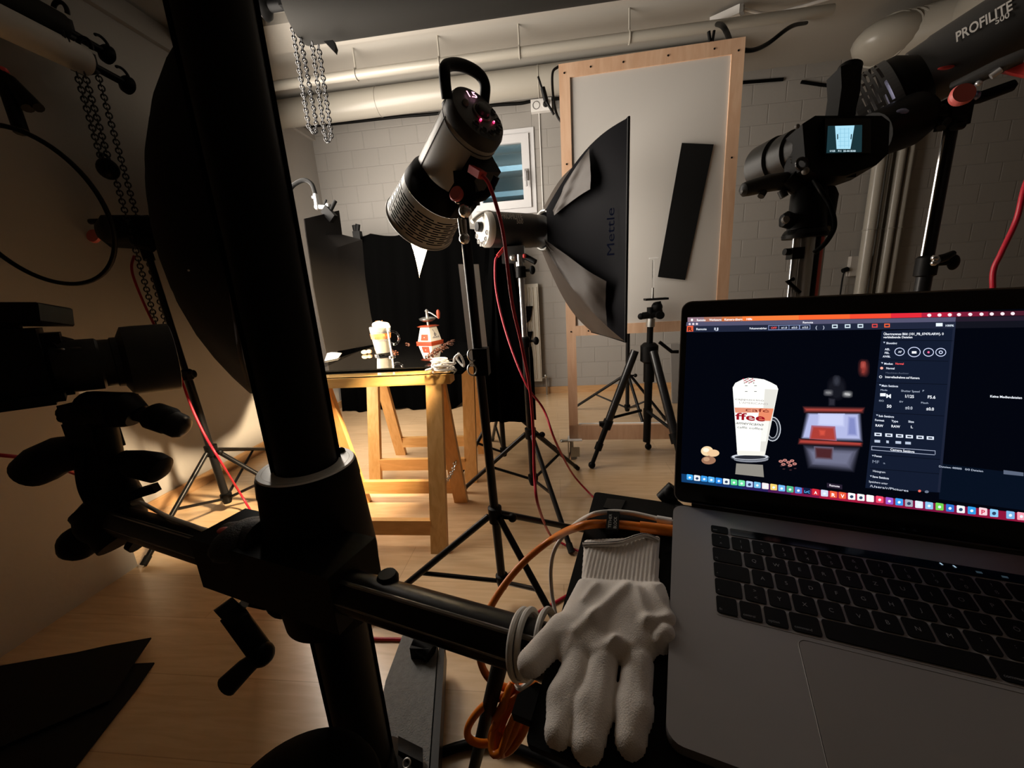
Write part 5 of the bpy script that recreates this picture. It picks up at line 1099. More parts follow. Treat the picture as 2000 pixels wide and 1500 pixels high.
for (a_, b_), m_ in zip(ic, icc):
    x, y = 1320 + a_ / 2.941, 800 + b_ / 2.941; h_ = 6 + (x - 1340) * .0035; s_ = .12
    sm.m(scr(m_)).poly(cn((x - h_, y - h_ + .8), (x - h_ + 1.5, y - h_), (x + h_ - 1.5, y - h_ + 2 * h_ * s_), (x + h_, y - h_ + 2 * h_ * s_ + 1), (x + h_, y + h_ - 1.8 + 2 * h_ * s_ * .5), (x + h_ - 1.5, y + h_ + 2 * h_ * s_ * .5 - 1), (x - h_ + 1.5, y + h_ - 1), (x - h_, y + h_ - 2), k=5))
    dkk = '304060' if m_ not in ('101c3c',) else '60b8ff'
    if m_ in ('e8eef4', 'e8f0f0', 'f4f4f4', 'f0f4f4', 'f0f4f8', 'b8d0f0', '88c8f0', 'a0a8b8'): disc_(x, y + .8, h_ * .5, h_ * .42, dkk, 6, 12)
    elif m_ == '101c3c': st_('60b8ff', 'LrC', x - 5, y + 3, 5, 11, bold=True, k=7)
    elif m_ == 'd02838': st_('ffffff', 'A', x - 3, y + 3.5, 6, 6, bold=True, k=7)
    elif m_ == 'e85a38': st_('ffffff', 'R' if x < 1636 else 'V', x - 3.5, y + 4, 7, 7, bold=True, k=7)
    elif m_ == 'f0d0d8': st_('d01040', 'P', x - 3.5, y + 5, 9, 7, bold=True, k=7)
    else: disc_(x, y + .8, h_ * .4, h_ * .35, 'e8f4ff', 6, 10)
sq_('282030', ((1615, 943), (1645, 947), (1645, 956), (1615, 952)), 4); st_('f0e8f0', 'Remote', 1620, 949.5, 4, 20, bold=True)
sc_o = sm.build('screen', lid, smooth=False)

# ================================================================== laptop tray
W0 = -.0135
t = thing('laptop_tray', 'black tray plate on the cross arm carrying laptop and glove', 'tray', LB(.1, .1, W0 - .01)); tray = t
MB('paper_black').prism(MB().rrect(LB(-.100, -.010, W0), U_, V_, .55, .285, .004, 2), -N_ * .010).build('plate', t, smooth=False)
MB('black').prism([LB(-.104, .235, W0 - .008), LB(-.099, .235, W0 - .008), LB(-.099, .262, W0 - .008), LB(-.116, .262, W0 - .008), LB(-.116, .248, W0 - .008)], N_ * .012).build('edge_clip', t)
MB('black').ball(LB(-.004, -.022, W0 + .004), .011).tube([LB(-.014, -.018, W0 - .004), LB(.0, -.026, W0 + .012)], .009, 12).tube([LB(-.004, -.02, W0 - .006), LB(.01, -.004, W0 - .004)], .007, 12).build('ball_joint', t)
MB('black').box(LB(-.03, .14, W0 - .025), (.09, .09, .03), LR).build('mount', t)
MB('black_gloss').prism([PL(1186, 974, LB(0, 0, W0), N_), PL(1222, 978, LB(0, 0, W0), N_), PL(1212, 998, LB(0, 0, W0), N_), PL(1178, 992, LB(0, 0, W0), N_)], N_ * .001).build('sticker', t)
# cable block
def TP(px, py, w=.006): return PL(px, py, LB(0, 0, W0 + w), N_)
t = thing('cable_block', 'small black cable clamp block with printed tag on the orange cable', 'cable clamp', TP(1198, 1035))
q = [TP(1187, 1014, .0), TP(1211, 1016, .0), TP(1208, 1052, .0), TP(1184, 1050, .0)]
MB('black').prism(q, N_ * .014).build('block', t, smooth=False)
o = MB('strobe_grey'); yv = nrm(q[0] - q[3]); xv = nrm(q[1] - q[0]); o.text('TETHER', q[3] + xv * .006 + N_ * .0145 + yv * .002, yv, -xv, .005, width=.022).text('BLOCK', q[3] + xv * .012 + N_ * .0145 + yv * .002, yv, -xv, .005, width=.018); o.build('lettering', t, smooth=False)
# orange cable
cord('tether_cable', [TP(1312, 1036), TP(1285, 1033), TP(1250, 1029), TP(1215, 1025), TP(1180, 1023, .006), TP(1130, 1029, .008), D(1080, 1052, .60), D(1025, 1096, .59), D(980, 1150, .57), D(948, 1208, .55), D(936, 1262, .54), D(943, 1305, .54), D(965, 1333, .54), D(1000, 1345, .54), D(1030, 1338, .54), D(1042, 1320, .55)], .0052, 'orange', 'orange tether cable arching from the laptop over the tray edge to its coil')
MB('orange').tube([TP(1314, 1037), TP(1250, 1029)], .0066, 12).build('connector', bpy.data.objects['tether_cable'])
o = MB('orange')
for k in range(7):
    dx = (k % 4) * 7 - 10; dz = .53 + .01 * (k % 3); a = D(1035 + dx * .8, 1325 + 4 * k, dz); b = D(972 + dx, 1470 - 12 * (k % 3), dz - .02)
    mid = (a + b) / 2; ax_ = nrm(a - b); sd_ = nrm(np.cross(ax_, FWD)) * (.011 + .003 * (k % 3)); L_ = np.linalg.norm(a - b)
    pts = [mid + ax_ * L_ / 2 * math.cos(th) + sd_ * math.sin(th) * 1.0 + FWD * (.012 * math.sin(th + k)) for th in np.linspace(0, 2 * math.pi, 29)[:-1]]
    o.tube(pts, .0047, 10, closed=True)
o.tube(spline([D(1035, 1335, .55), D(1000, 1352, .54), D(950, 1375, .54), D(918, 1412, .54), D(915, 1440, .54), D(940, 1452, .54), D(975, 1446, .55), D(1000, 1420, .55)]), .0052, 10)
o.tube(spline([D(1000, 1335, .53), D(992, 1350, .525), D(982, 1385, .52), D(968, 1405, .52)]), .005, 10)
tag(o.build('tether_cable_coil'), 'tied bundle of orange cable hanging below the cross arm', 'cable coil')
# white charging cable and loops round the arm
cord('charging_cable', [TP(1314, 1020), TP(1290, 1015), TP(1265, 1009), TP(1230, 1002), TP(1190, 1000), TP(1150, 1008), D(1112, 1034, .60), D(1085, 1070, .61), D(1076, 1110, .62), D(1078, 1160, .62), D(1085, 1210, .6), D(1070, 1250, .58)], .0031, 'white_cord', 'thin white charging cable arching over the orange cable to the laptop')
MB('white').tube([TP(1312, 1019), TP(1283, 1014)], .0045, 10).build('plug', bpy.data.objects['charging_cable'])
o = MB('white_cord')
for px in (1000, 1014, 1048): c_ = PZ(px + 18, 1256, .63); o.torus(c_, AD + np.array((0, 0, .12)), .0315, .0036, 40, 8)
o.tube(spline([PZ(1018, 1256, .63) + np.array((0, -.03, -.01)), D(1005, 1325, .53), D(1015, 1345, .52), D(1040, 1325, .52), D(1060, 1290, .54)]), .0034, 8)
tag(o.build('cable_wrap'), 'white cable wound in loops round the right end of the cross arm', 'cable')
# floor cables near the bottom
cord('floor_cable', [PZ(700, 1570, .012), PZ(790, 1500, .012), PZ(850, 1474, .012), PZ(905, 1456, .012), PZ(955, 1450, .012), PZ(1010, 1462, .012), PZ(1080, 1492, .012), PZ(1160, 1540, .012)], .010, 'black', 'thick black cable curving over the floor at the bottom of the picture')
cord('floor_cable', [PZ(866, 1470, .008), PZ(890, 1455, .008), PZ(930, 1442, .008), PZ(975, 1443, .03), PZ(1030, 1466, .008), PZ(1080, 1485, .008), PZ(1130, 1520, .008)], .006, 'white_cord', 'white cable curving over the floor beside the thick black cable')
cord('hanging_wire', [D(962, 1180, .9), D(958, 1240, .9), D(980, 1330, .85), D(1012, 1380, .85), D(1036, 1430, .85), D(1045, 1520, .85)], .004, 'black', 'thin dark wire dangling behind the orange coil')
cord('floor_cable', [PZ(690, 1246, .006), PZ(740, 1248, .006), PZ(785, 1249, .006), PZ(860, 1256, .006), PZ(900, 1262, .006), PZ(990, 1230, .006), PZ(1130, 1150, .006)], .005, 'red_cord', 'red cable lying across the floor behind the column foot')

# ================================================================== white work glove (smooth surface from a blended field)
GW = W0 + .001
def tuv(px, py):
    p = LR.T @ (PL(px, py, LB(0, 0, GW + .008), N_) - LP0); return np.array((p[0], -p[1]))
caps = []      # (a, b, ra, rb)
def cap(a, b, ra, rb, g): caps.append((tuv(*a), tuv(*b), ra, rb, g))
pxm = lambda k: k * .87 * dep(LB(-.05, .15, 0)) / F
cap((1100, 1222), (1036, 1287), pxm(34), pxm(31), 0); cap((1150, 1225), (1100, 1225), pxm(40), pxm(36), 0)
cap((1128, 1290), (1104, 1360), pxm(31), pxm(36), 1); cap((1104, 1360), (1088, 1425), pxm(36), pxm(26), 1)
cap((1178, 1290), (1155, 1380), pxm(31), pxm(37), 2); cap((1155, 1380), (1146, 1446), pxm(37), pxm(31), 2)
cap((1246, 1285), (1237, 1375), pxm(31), pxm(34), 3); cap((1237, 1375), (1231, 1440), pxm(34), pxm(28), 3)
cap((1296, 1190), (1312, 1228), pxm(18), pxm(14), 4); cap((1298, 1240), (1290, 1247), pxm(28), pxm(26), 5)
palm = [tuv(*q) for q in ((1136, 1135), (1290, 1142), (1305, 1190), (1322, 1228), (1285, 1250), (1264, 1276), (1104, 1280), (1078, 1240), (1105, 1195))]
cuff = [tuv(*q) for q in ((1141, 1050), (1288, 1042), (1286, 1120), (1294, 1150), (1130, 1150), (1136, 1120))]
def sd_poly(P, X, Yv):
    d = np.full(X.shape, 1e9); s = np.ones(X.shape)
    n = len(P)
    for i in range(n):
        a = P[i]; b = P[i - 1]; e = b - a; wx = X - a[0]; wy = Yv - a[1]; k = np.clip((wx * e[0] + wy * e[1]) / (e @ e), 0, 1)
        d = np.minimum(d, (wx - e[0] * k) ** 2 + (wy - e[1] * k) ** 2)
        c1 = Yv >= a[1]; c2 = Yv < b[1]; c3 = e[0] * wy > e[1] * wx; fl = (c1 & c2 & c3) | (~c1 & ~c2 & ~c3); s = np.where(fl, -s, s)
    return s * np.sqrt(d)
def sd_cap(c, X, Yv):
    a, b, ra, rb, g = c; e = b - a; k = np.clip(((X - a[0]) * e[0] + (Yv - a[1]) * e[1]) / (e @ e), 0, 1)
    return np.hypot(X - a[0] - e[0] * k, Yv - a[1] - e[1] * k) - (ra + (rb - ra) * k)
def smin(a, b, k): h = np.clip(.5 + .5 * (b - a) / k, 0, 1); return b * (1 - h) + a * h - k * h * (1 - h)
st_g = .0011
allp = np.array(palm + cuff + [c[0] for c in caps] + [c[1] for c in caps]); mn = allp.min(0) - .032; mx = allp.max(0) + .032
gx_ = np.arange(mn[0], mx[0], st_g); gy_ = np.arange(mn[1], mx[1], st_g); XX, YY = np.meshgrid(gx_, gy_, indexing='ij')
groups = {}
for c in caps: groups[c[4]] = sd_cap(c, XX, YY) if c[4] not in groups else smin(groups[c[4]], sd_cap(c, XX, YY), .006)
def prof(d, w_, h_): k = np.clip(1 + d / w_, 0, 1); return h_ * np.sqrt(np.clip(1 - k * k, 0, 1))     # height above the tray
pd = sd_poly(palm, XX, YY) - .006; cd = sd_poly(cuff, XX, YY)
rs = np.random.RandomState(3)
def wob(fx, fy, ph): return np.sin(XX * fx + YY * fy + ph)
H_ = prof(pd, .024, .016) + np.where(pd < -.003, .0010 * wob(120, 60, 0) * wob(50, -90, 1.3), 0)
# creases
for (a, b, w_, h_) in (((1160, 1215), (1225, 1150), .0055, .0042), ((1140, 1180), (1165, 1150), .004, .0022), ((1125, 1240), (1165, 1210), .005, .003), ((1165, 1278), (1200, 1262), .005, .0035), ((1180, 1300), (1205, 1262), .005, .0035), ((1245, 1160), (1262, 1215), .006, .0035), ((1262, 1225), (1318, 1212), .005, .004), ((1270, 1150), (1305, 1200), .006, .003), ((1200, 1262), (1235, 1272), .006, .003)):
    a, b = tuv(*a), tuv(*b); e = b - a; k = np.clip(((XX - a[0]) * e[0] + (YY - a[1]) * e[1]) / (e @ e), 0, 1); d2 = np.hypot(XX - a[0] - e[0] * k, YY - a[1] - e[1] * k); H_ += h_ * np.exp(-(d2 / w_) ** 2) * (pd < 0)
Hh_ = {0: .014, 1: .0135, 2: .0155, 3: .015, 4: .013, 5: .019}
TOT = H_
for g_, dd_ in groups.items():
    hf = prof(dd_, .013, Hh_[g_]); fold = .0009 * wob(140, 40, g_ * 2.1) * wob(-40, 130, g_) * (dd_ < -.002)
    TOT = np.maximum(TOT, hf + fold) if g_ != 5 else np.maximum(TOT, hf)
    if g_ in (0, 1, 2, 3): TOT = np.where((hf > 0) & (H_ > 0), np.maximum(TOT, (smin(-hf - fold, -H_, .004)) * -1), TOT)
cl = (cd < .001)
u0_ = tuv(1141, 1050); u1_ = tuv(1136, 1150)
rib = .0007 * np.sin(XX * 2 * math.pi / .0042)
cH = prof(cd - .001, .009, .0085) + rib * (cd < -.001)
TOT = np.maximum(TOT, cH)
TOT = np.where(TOT > .0008, TOT, 0)
ok = TOT > 0
vid = -np.ones(XX.shape, int); vs = []; 
for i, j in zip(*np.nonzero(ok)):
    vid[i, j] = len(vs); vs.append(LB(XX[i, j], YY[i, j], GW + TOT[i, j]))
top_n = len(vs); fs = []
cell = ok[:-1, :-1] & ok[1:, :-1] & ok[1:, 1:] & ok[:-1, 1:]
edges = {}
for i, j in zip(*np.nonzero(cell)):
    q = (vid[i, j], vid[i, j + 1], vid[i + 1, j + 1], vid[i + 1, j]); fs.append(q)
    for a, b in ((q[0], q[1]), (q[1], q[2]), (q[2], q[3]), (q[3], q[0])):
        if (b, a) in edges: del edges[(b, a)]
        else: edges[(a, b)] = 1
bm = {}
for (a, b) in edges:
    for k in (a, b):
        if k not in bm: bm[k] = len(vs); p = vs[k]; h_ = (LR.T @ (p - LP0))[2] - GW; vs.append(p - N_ * (h_ - .0002))
for (a, b) in edges: fs.append((b, a, bm[a], bm[b]))
t = thing('work_glove', 'white knitted work glove lying on the tray left of the laptop', 'glove', LB(-.05, .15, GW))
o = MB('glove').add(vs, fs).build('glove_body', t, ang=180)
md = o.modifiers.new('smooth', 'SMOOTH'); md.factor = .6; md.iterations = 3
sp0 = [TP(1139, 1064, .008), TP(1160, 1063, .011), TP(1190, 1062, .013), TP(1215, 1059, .013), TP(1240, 1050, .013), TP(1262, 1046, .012), TP(1287, 1056, .008)]
MB('glove').tube(spline([p + N_ * .0 for p in sp0]), .0028, 8).build('cuff_hem', t)
o = MB('glove_seam'); Q = spline(sp0, 10)
for i in range(0, len(Q) - 1): o.tube([Q[i] + V_ * .0022 + N_ * .001, Q[i] - V_ * .001 + N_ * .0026 + (Q[i + 1] - Q[i]) * .6], .0007, 5)
o.build('cuff_stitching', t)
# ================================================================== left camera on geared head
dA = dep(AL)
def DL(px, py, k=0.0): return D(px, py, dA - .00016 * max(0, 1000 - py) + k)      # head stack above the arm end
t = thing('geared_head', 'black geared tripod head with round knobs clamped on the left end of the cross arm', 'tripod head', AL)
MB('black').ball(DL(217, 1010), .052, (1, 1, .95)).tube([DL(195, 985), DL(250, 1050)], .045, 20).build('arm_clamp', t)
MB('black').tube([DL(200, 1040), DL(175, 1056)], .02, 14).ball(DL(155, 1060), .031, (1, 1, 1.05)).ball(DL(148, 1066), .026).build('clamp_knob', t)
MB('black').tube([DL(262, 1056), DL(272, 1062)], .018, 14).build('lock_screw', t)
MB('black').tube([DL(215, 985), DL(205, 905), DL(195, 830)], [.034, .028, .024], 20).box(DL(185, 850), (.05, .05, .06)).tube([DL(205, 900), DL(248, 975)], .027, 18).build('head_body', t)
MB('black').tube([DL(178, 800), DL(250, 800), DL(270, 812)], [.034, .032, .022], 18).box(DL(195, 800), (.085, .06, .035)).build('tilt_block', t)
MB('black').beam(DL(175, 779, .02), DL(247, 782, .02), .05, .012).build('quick_plate', t)
k = MB('black_metal').tube([DL(262, 806), DL(318, 820)], .014, 16).build('pan_knob_shaft', t)
MB('black').tube([DL(292, 808), DL(300, 812), DL(330, 822), DL(340, 826)], [.020, .025, .025, .02], 22).m('black_metal').tube([DL(332, 824), DL(352, 833), DL(360, 836), DL(365, 838)], [.0225, .0225, .018, .008], 22).build('knob_grip', k)
MB('black').tube([DL(240, 900), DL(268, 906), DL(300, 912), DL(314, 918), DL(323, 922)], [.02, .026, .028, .026, .012], 22).build('tilt_knob', t)
MB('black').tube([DL(175, 880), DL(118, 888), DL(85, 905), DL(62, 920), DL(54, 926)], [.03, .034, .036, .032, .016], 22).build('side_knob', t)
MB('black').tube([DL(150, 806), DL(122, 806)], .012).tube([DL(150, 815), DL(122, 815)], .01).build('lever', t)
MB('black').tube(spline([DL(180, 905), DL(225, 935), DL(250, 965)]), .022, 14).beam(DL(248, 970), DL(306, 952), .014, .016).build('lower_lever', t)
cord('release_cable', [DL(158, 880, -.03), DL(157, 920, -.03), DL(163, 955, -.03), DL(178, 985, -.03), DL(192, 1000, -.02)], .0075, 'black', 'short thick black cable curving down beside the geared head')
cord('sync_cable', [D(-60, 884, .8), D(0, 889, .8), D(40, 893, .82), D(74, 898, .84), D(120, 915, .9), D(160, 930, .95)], .004, 'red_cord', 'thin dark red cable coming in from the left edge to the geared head')
cord('white_cable', [DL(255, 985), DL(275, 982), DL(297, 993), PZ(330, 1010, .662), PZ(380, 1028, .66), PZ(425, 1046, .66)], .0035, 'white_cord', 'white cable lying along the top of the cross arm left of the column')
dC = dA - .07
a_ = D(70, 722, dC); b_ = D(338, 697, dC + .13); lx = nrm(b_ - a_)
t = thing('camera', 'black camera with long lens and hood pointing right at the left picture edge', 'camera', a_)
BR = basis(lx)
cb = D(22, 717, dC)
MB('black').box(cb, (.16, .128, .085), BR).box(D(20, 662, dC), (.09, .03, .06), BR).box(cb + lx * .045 + BR[:, 0] * .0, (.09, .11, .04), BR).build('body', t)
MB('black').prism([D(-20, 655, dC), D(50, 648, dC), D(78, 655, dC), D(100, 668, dC), D(128, 690, dC), D(-20, 700, dC)], FWD * .05).build('viewfinder_hump', t)
MB('black').box(D(45, 775, dC), (.16, .012, .1), BR).build('base_plate', t)
w_ = lambda px, q: px * dep(q) / F
r1 = w_(52, a_); Lx = np.linalg.norm(b_ - a_)
MB('lens_black').lathe(a_, lx, [(.02, r1 * .85), (Lx * .18, r1 * .95), (Lx * .22, r1 * 1.02), (Lx * .42, r1 * 1.03), (Lx * .44, r1 * .96), (Lx * .52, r1 * .96), (Lx * .53, r1 * 1.02), (Lx * .6, r1 * 1.03)], 48).build('lens', t)
rh = w_(63, b_)
MB('lens_black').lathe(a_, lx, [(Lx * .56, r1 * .9), (Lx * .62, rh * .98), (Lx * .7, rh), (Lx * 1.0, rh * 1.02), (Lx * 1.005, rh), (Lx * .99, rh * .96), (Lx * .72, rh * .9)], 56, caps=False).build('lens_hood', t)
MB('steel').ball(D(118, 683, dC), .006, (1.4, .6, .6)).ball(D(148, 680, dC), .004, (3, .5, .5)).build('strap_lug', t)
t2 = thing('radio_trigger', 'flat black flash trigger on top of the left camera', 'trigger', D(20, 610, dC))
MB('black').tube([D(12, 655, dC), D(12, 632, dC)], .018, 14).build('foot', t2)
MB('black').prism([D(-40, 590, dC - .02), D(70, 590, dC - .02), D(75, 593, dC - .02), D(79, 626, dC - .02), D(76, 629, dC - .02), D(-40, 629, dC - .02)], FWD * .05).build('housing', t2)

# ================================================================== right camera on its stand
dR = .66
t = thing('camera', 'black camera with lit rear display on a stand in front of the right wall', 'camera', D(1640, 280, dR)); rc = t
P = [(1567, 242), (1592, 226), (1722, 226), (1738, 238), (1735, 300), (1712, 322), (1652, 343), (1600, 345), (1574, 326)]
MB('black').prism([D(x, y, dR) for x, y in P], FWD * .05).build('body', t)
s_ = MB('bezel').prism([D(x, y, dR - .002) for x, y in ((1606, 236), (1694, 236), (1694, 303), (1606, 305))], -FWD * .006).build('display_housing', t)
def DS(px, py, k=0): return D(px, py, dR - .009 - .0002 * k)
o = MB(scr('1a3238')).poly([DS(1617, 246), DS(1684, 244), DS(1683, 297), DS(1614, 299)])
o.m(scr('a9dcf0')).poly([DS(1631, 246, 1), DS(1669, 245, 1), DS(1661, 291, 1), DS(1634, 291, 1)])
o.m(scr('8cc4dc'))
for k in range(5): o.poly([DS(1637, 252 + 8 * k, 2), DS(1660, 251.5 + 8 * k, 2), DS(1660, 252.3 + 8 * k, 2), DS(1637, 252.8 + 8 * k, 2)])
for k in range(3): o.poly([DS(1641 + 8 * k, 250, 2), DS(1642 + 8 * k, 250, 2), DS(1642 + 8 * k, 288, 2), DS(1641 + 8 * k, 288, 2)])
o.m(scr('102830')).poly([DS(1635, 262, 3), DS(1637, 262, 3), DS(1637, 272, 3), DS(1635, 272, 3)]).poly([DS(1662, 262, 3), DS(1664, 262, 3), DS(1663, 272, 3), DS(1661, 272, 3)])
for s, x, w_2 in (('1/125', 1621, 10), ('F11', 1637, 6), ('25-44', 1647, 12), ('ISO50', 1661, 10)):
    o.m(scr('d8f4ff')).text(s, DS(x, 296.5, 3), RIGHT, -DOWN, .0042, bold=True, width=w_2 * dR / F)
o.build('display_image', s_, smooth=False)
MB('black_gloss').torus(D(1566, 320, dR), FWD, .009, .003, 20, 8).build('control_ring', t)
MB('mid_grey').ball(D(1573, 334, dR), .006).build('button', t)
MB('mid_grey').ball(D(1557, 247, dR), .004).build('strap_lug', t)
MB('black').tube([D(1645, 230, dR + .02), D(1648, 185, dR + .02), D(1660, 132, dR + .02)], [.018, .018, .018], 20).prism([D(1642, 130, dR), D(1652, 126, dR), D(1672, 127, dR), D(1684, 129, dR), D(1680, 180, dR), D(1668, 228, dR), D(1636, 228, dR), D(1644, 170, dR)], FWD * .03).build('viewfinder_loupe', t)
l0 = D(1570, 292, dR + .04); l1 = D(1492, 330, dR + .13); la = nrm(l1 - l0); LL_ = np.linalg.norm(l1 - l0); rr0 = 40 * .78 / F
o = MB('lens_black').lathe(l0, la, [(-.01, rr0 * .8), (LL_ * .1, rr0 * .86), (LL_ * .12, rr0 * .98), (LL_ * .4, rr0 * 1.0), (LL_ * .42, rr0 * .93), (LL_ * .5, rr0 * .95), (LL_ * .52, rr0 * 1.08), (LL_ * 1.0, rr0 * 1.1), (LL_ * 1.02, rr0 * 1.0), (LL_ * .95, rr0 * .95)], 48)
o.build('lens', t)
MB('lens_black').tube([D(1545, 352, dR + .05), D(1500, 358, dR + .05), D(1462, 368, dR + .06), D(1452, 371, dR + .06), D(1447, 372, dR + .06)], [.015, .015, .0135, .012, .006], 20).tube([D(1492, 374, dR + .05), D(1486, 384, dR + .05)], .006).tube([D(1526, 372, dR + .05), D(1532, 385, dR + .05)], .007).build('support_foot', t)
MB('white_print').text('1-4', D(1540, 306, dR + .03), DOWN * .9 + RIGHT * .3, RIGHT, .012).build('distance_scale', t, smooth=False)
t = thing('camera_head_stand', 'black head and chrome column carrying the right camera', 'camera stand', (PZ(1570, 900, 0)[0] * 0 + D(1575, 420, dR + .05)[0], D(1575, 420, dR + .05)[1], 0))
hd_ = lambda x, y, k=.04: D(x, y, dR + k)
MB('black').box(hd_(1612, 345), (.07, .05, .02)).tube([hd_(1590, 350), hd_(1580, 372)], .022, 18).tube([hd_(1540, 345), hd_(1575, 372)], .018, 16).build('camera_mount', t)
MB('black').tube([hd_(1583, 368), hd_(1580, 380), hd_(1574, 455)], [.024, .028, .03], 24).build('head_cylinder', t)
MB('black').tube([hd_(1608, 372), hd_(1608, 385), hd_(1604, 425), hd_(1600, 448)], [.018, .022, .02, .018], 20).m('blue_glare').tube([hd_(1618, 376, .03), hd_(1622, 400, .03)], [.006, .007], 12).build('side_cup', t)
MB('black').tube([hd_(1556, 436), hd_(1532, 428), hd_(1527, 428)], [.013, .014, .008], 18).m('mid_grey').lathe(hd_(1533, 430, .02), -FWD, [(0, .007), (.004, .006)], 18).build('lock_knob', t)
MB('black').lathe(hd_(1572, 458), (0, 0, 1), [(-.006, .035), (0, .036), (.008, .03)], 28).lathe(hd_(1558, 456), (0, 0, 1), [(-.006, .022), (.0, .024), (.006, .02)], 20).build('base_disc', t)
def dn(px, py, k=.04):   # straight down to the floor from a point seen in the photograph
    p = hd_(px, py, k); return [p, np.array((p[0], p[1], 0.0))]
for (x, m, r_, nm_) in ((1556, 'chrome', .0065, 'chrome_leg'), (1578, 'steel', .0125, 'chrome_column'), (1592, 'black', .0095, 'black_leg'), (1603, 'pink_red', .006, 'red_strip'), (1609, 'steel', .004, 'guide_rod')):
    MB(m).tube(dn(x, 462), r_, 16).build(nm_, t)
MB('black').lathe(np.array(dn(1580, 462)[1]), (0, 0, 1), [(0, .14), (.02, .13), (.03, .03), (.06, .02)], 32).build('foot_plate', t)
MB('black').tube([hd_(1552, 492), hd_(1532, 492)], .006).box(hd_(1553, 495), (.02, .02, .02)).build('leg_clamp', t)
MB('black').tube([hd_(1550, 545), hd_(1537, 548), hd_(1562, 572)], .0035).build('wire_hook', t)
cord('remote_cable', [hd_(1590, 352, .01), hd_(1603, 372, .0), hd_(1618, 395, 0), hd_(1628, 425, 0), hd_(1628, 448, 0), hd_(1612, 475, 0), hd_(1590, 494, .01)], .004, 'black', 'black remote cable curling below the right camera')

# ================================================================== strobe top right
A = D(2065, -8, .80); B = D(1790, 158, .95); t, R, L, pn = strobe('studio_strobe', 'dark studio strobe with white lettering entering at the top right corner', A, B, .074, body='strobe_dark')
ax = nrm(B - A); tow = nrm(EYE - (A + B) / 2); up_ = nrm(np.array((0, 0, 1)) - ax * ax[2]); fc_ = nrm(tow - ax * (tow @ ax)); upv = np.cross(ax, fc_); upv = upv if upv[2] > 0 else -upv
def onb(px, py, rr=.0785):       # point on the body surface facing the viewer
    q = ray(px, py); o_ = EYE - A; d_ = q - ax * (q @ ax); m_ = o_ - ax * (o_ @ ax); a2 = d_ @ d_; b2_ = 2 * d_ @ m_; c2_ = m_ @ m_ - rr * rr; dc = b2_ * b2_ - 4 * a2 * c2_
    return EYE + q * ((-b2_ - math.sqrt(max(dc, 0))) / (2 * a2))
o = MB('white_print'); q0 = onb(1868, 82); q1 = onb(1978, 18); yv = nrm(onb(1866, 60) - onb(1868, 82))
o.text('PROFILITE', q0, q1 - q0, yv, .032, bold=True, width=np.linalg.norm(q1 - q0)); q0 = onb(1944, 48); q1 = onb(1972, 33); o.text('500', q0 , q1 - q0, yv, .018, bold=True, width=np.linalg.norm(q1 - q0))
o.build('lettering', t, smooth=False)
MB('red_plug').ball(onb(1850, 132, .0745), .012, (1.6, .5, .3)).ball(onb(1800, 193, .0745), .008).build('red_mark', t)
MB('strobe_dark').tube([D(1862, 172, .86), D(1950, 130, .80), D(1995, 112, .78)], [.018, .02, .02], 14, flat=.7).build('mount_rail', t)
MB('silver_in').tube([D(1935, 150, .8), D(1955, 136, .79)], .006).tube([D(1962, 128, .79), D(1996, 110, .78)], .007).ball(D(1911, 163, .82), .006).build('rail_teeth', t)
MB('pink_red').lathe(D(1879, 185, .79), RIGHT * -.3 - FWD, [(-.01, .017), (.0, .021), (.006, .019)], 28).build('tilt_knob', t)
MB('black').tube([D(1895, 192, .86), D(1915, 190, .85), D(1978, 167, .83), D(1982, 168, .83)], [.014, .012, .011, .006], 16).m('blue_glare').ball(D(1905, 187, .84), .009).build('tilt_lever', t)
MB('red_plug').beam(D(1962, 130, .8), D(2010, 140, .78), .02, .018).build('power_plug', t)
cord('power_cable', [D(2010, 140, .78), D(2040, 200, .8), D(2025, 300, .85), D(2000, 370, .9), D(1985, 430, .92), D(1955, 495, .93), D(1940, 530, .94), D(1939, 580, .95), D(1935, 700, 1.0), D(1930, 900, 1.1)], .0055, 'red_cord', 'red cable hanging in a curve at the right picture edge', n=6)
ra = D(1775, 168, .93); rb_ = D(1672, 232, 1.0); rx = nrm(rb_ - ra); Lr = np.linalg.norm(rb_ - ra)
t = thing('strobe_reflector', 'black slotted reflector on the strobe at top right behind the right camera', 'reflector', ra)
MB('black').lathe(ra, rx, [(-.03, .05), (0, .078), (.02, .082)], 40, caps=False).build('mount_ring', t)
Rr = basis(rx); rows = np.linspace(.02, Lr, 16); segs = 56; vs = []; fs = []
for ti in rows:
    for k in range(segs): a2 = 2 * math.pi * k / segs; rr2 = .082 + .012 * ti / Lr; vs.append(ra + Rr @ np.array((math.cos(a2) * rr2, math.sin(a2) * rr2, ti)))
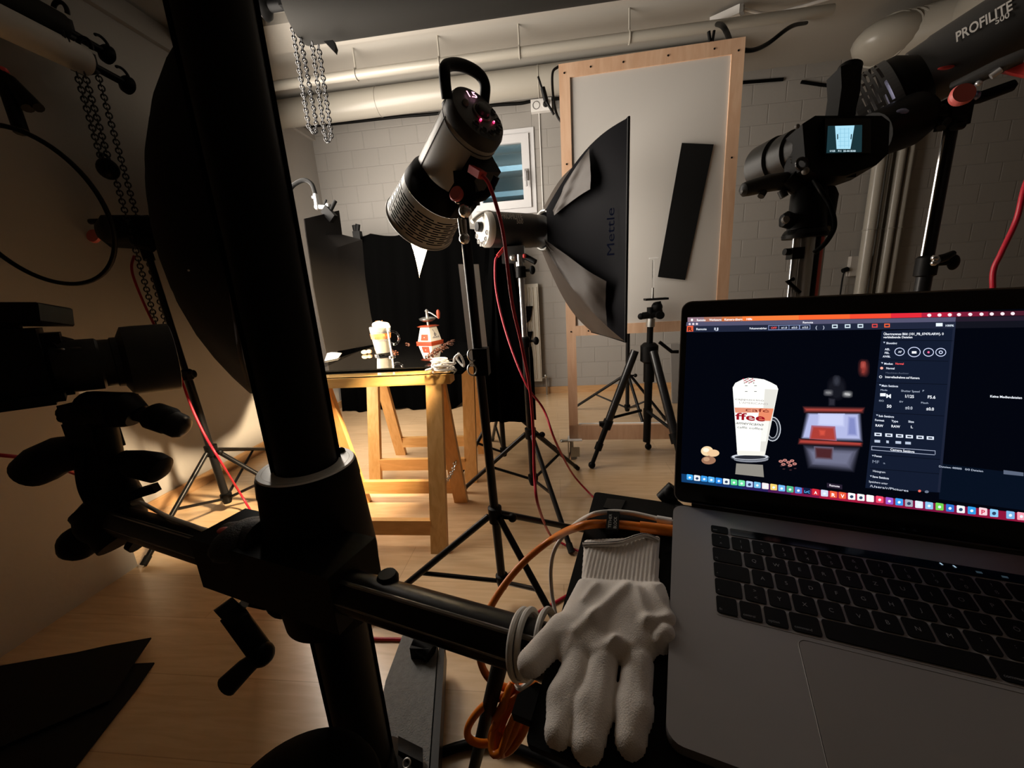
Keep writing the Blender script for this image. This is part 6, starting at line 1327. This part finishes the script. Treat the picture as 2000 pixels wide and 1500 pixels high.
for i in range(15):
    for k in range(segs):
        if not (i % 2 == 1 and 2 < i < 13 and (k + i) % 5 not in (0,)): k2 = (k + 1) % segs; fs.append((i * segs + k, i * segs + k2, (i + 1) * segs + k2, (i + 1) * segs + k))
MB('strobe_dark').add(vs, fs).build('bowl', t, smooth=False)
MB('blue_glare').ball(ra + rx * .02, .05, (1, 1, .4), Rr).build('lamp_glass', t)
o = MB('black').tube([D(1700, 268, .9), D(1768, 240, .9), D(1790, 225, .9)], [.05, .055, .05], 24).m('blue_glare').ball(D(1766, 222, .855), .022, (1, .55, .3), np.array([RIGHT, DOWN, FWD]).T)

tag(o.build('spare_lens'), 'black lens barrel hanging under the right strobe reflector', 'lens')
# its stand
sx = D(1848, 330, .84); sxb = D(1808, 565, .84 + .0); base = np.array((sx[0] * .5 + sxb[0] * .5, sx[1] * .5 + sxb[1] * .5))
tp_ = D(1860, 240, .87)
bx_, by_ = tp_[0], tp_[1]
feet = [(bx_ + .45, by_ + .1), (bx_ - .2, by_ + .42), (bx_ - .05, by_ - .40)]
tst, at2 = light_stand('light stand with dark pole at the right carrying the lettered strobe', (bx_, by_), feet, .45, tp_[2], r0=.0155, chrome=False, zm=1.0)
MB('chrome').tube([at2(1.02) + np.array((-.016, -.004, 0)), tp_ + np.array((-.016, -.004, 0))], .0035, 8).build('chrome_edge', tst)
t = thing('clamp_adapter', 'black wing clamp adapter under the right strobe at the top of its stand', 'clamp', tp_)
MB('black').box(tp_ + np.array((0, 0, .02)), (.04, .04, .06)).tube([D(1862, 222, .86), D(1838, 216, .86)], .008).ball(D(1835, 216, .86), .013).tube([D(1850, 235, .85), D(1838, 250, .85)], .008).tube([D(1862, 236, .85), D(1882, 232, .85)], .008).tube([D(1862, 248, .85), D(1880, 245, .85)], .008).build('adapter_body', t)
MB('black').tube([D(1828, 508, .86), D(1845, 503, .86), D(1862, 494, .86)], [.010, .009, .006]).m('chrome').ball(D(1826, 504, .85), .007).ball(D(1824, 514, .85), .006).build('wing_screw', tst)
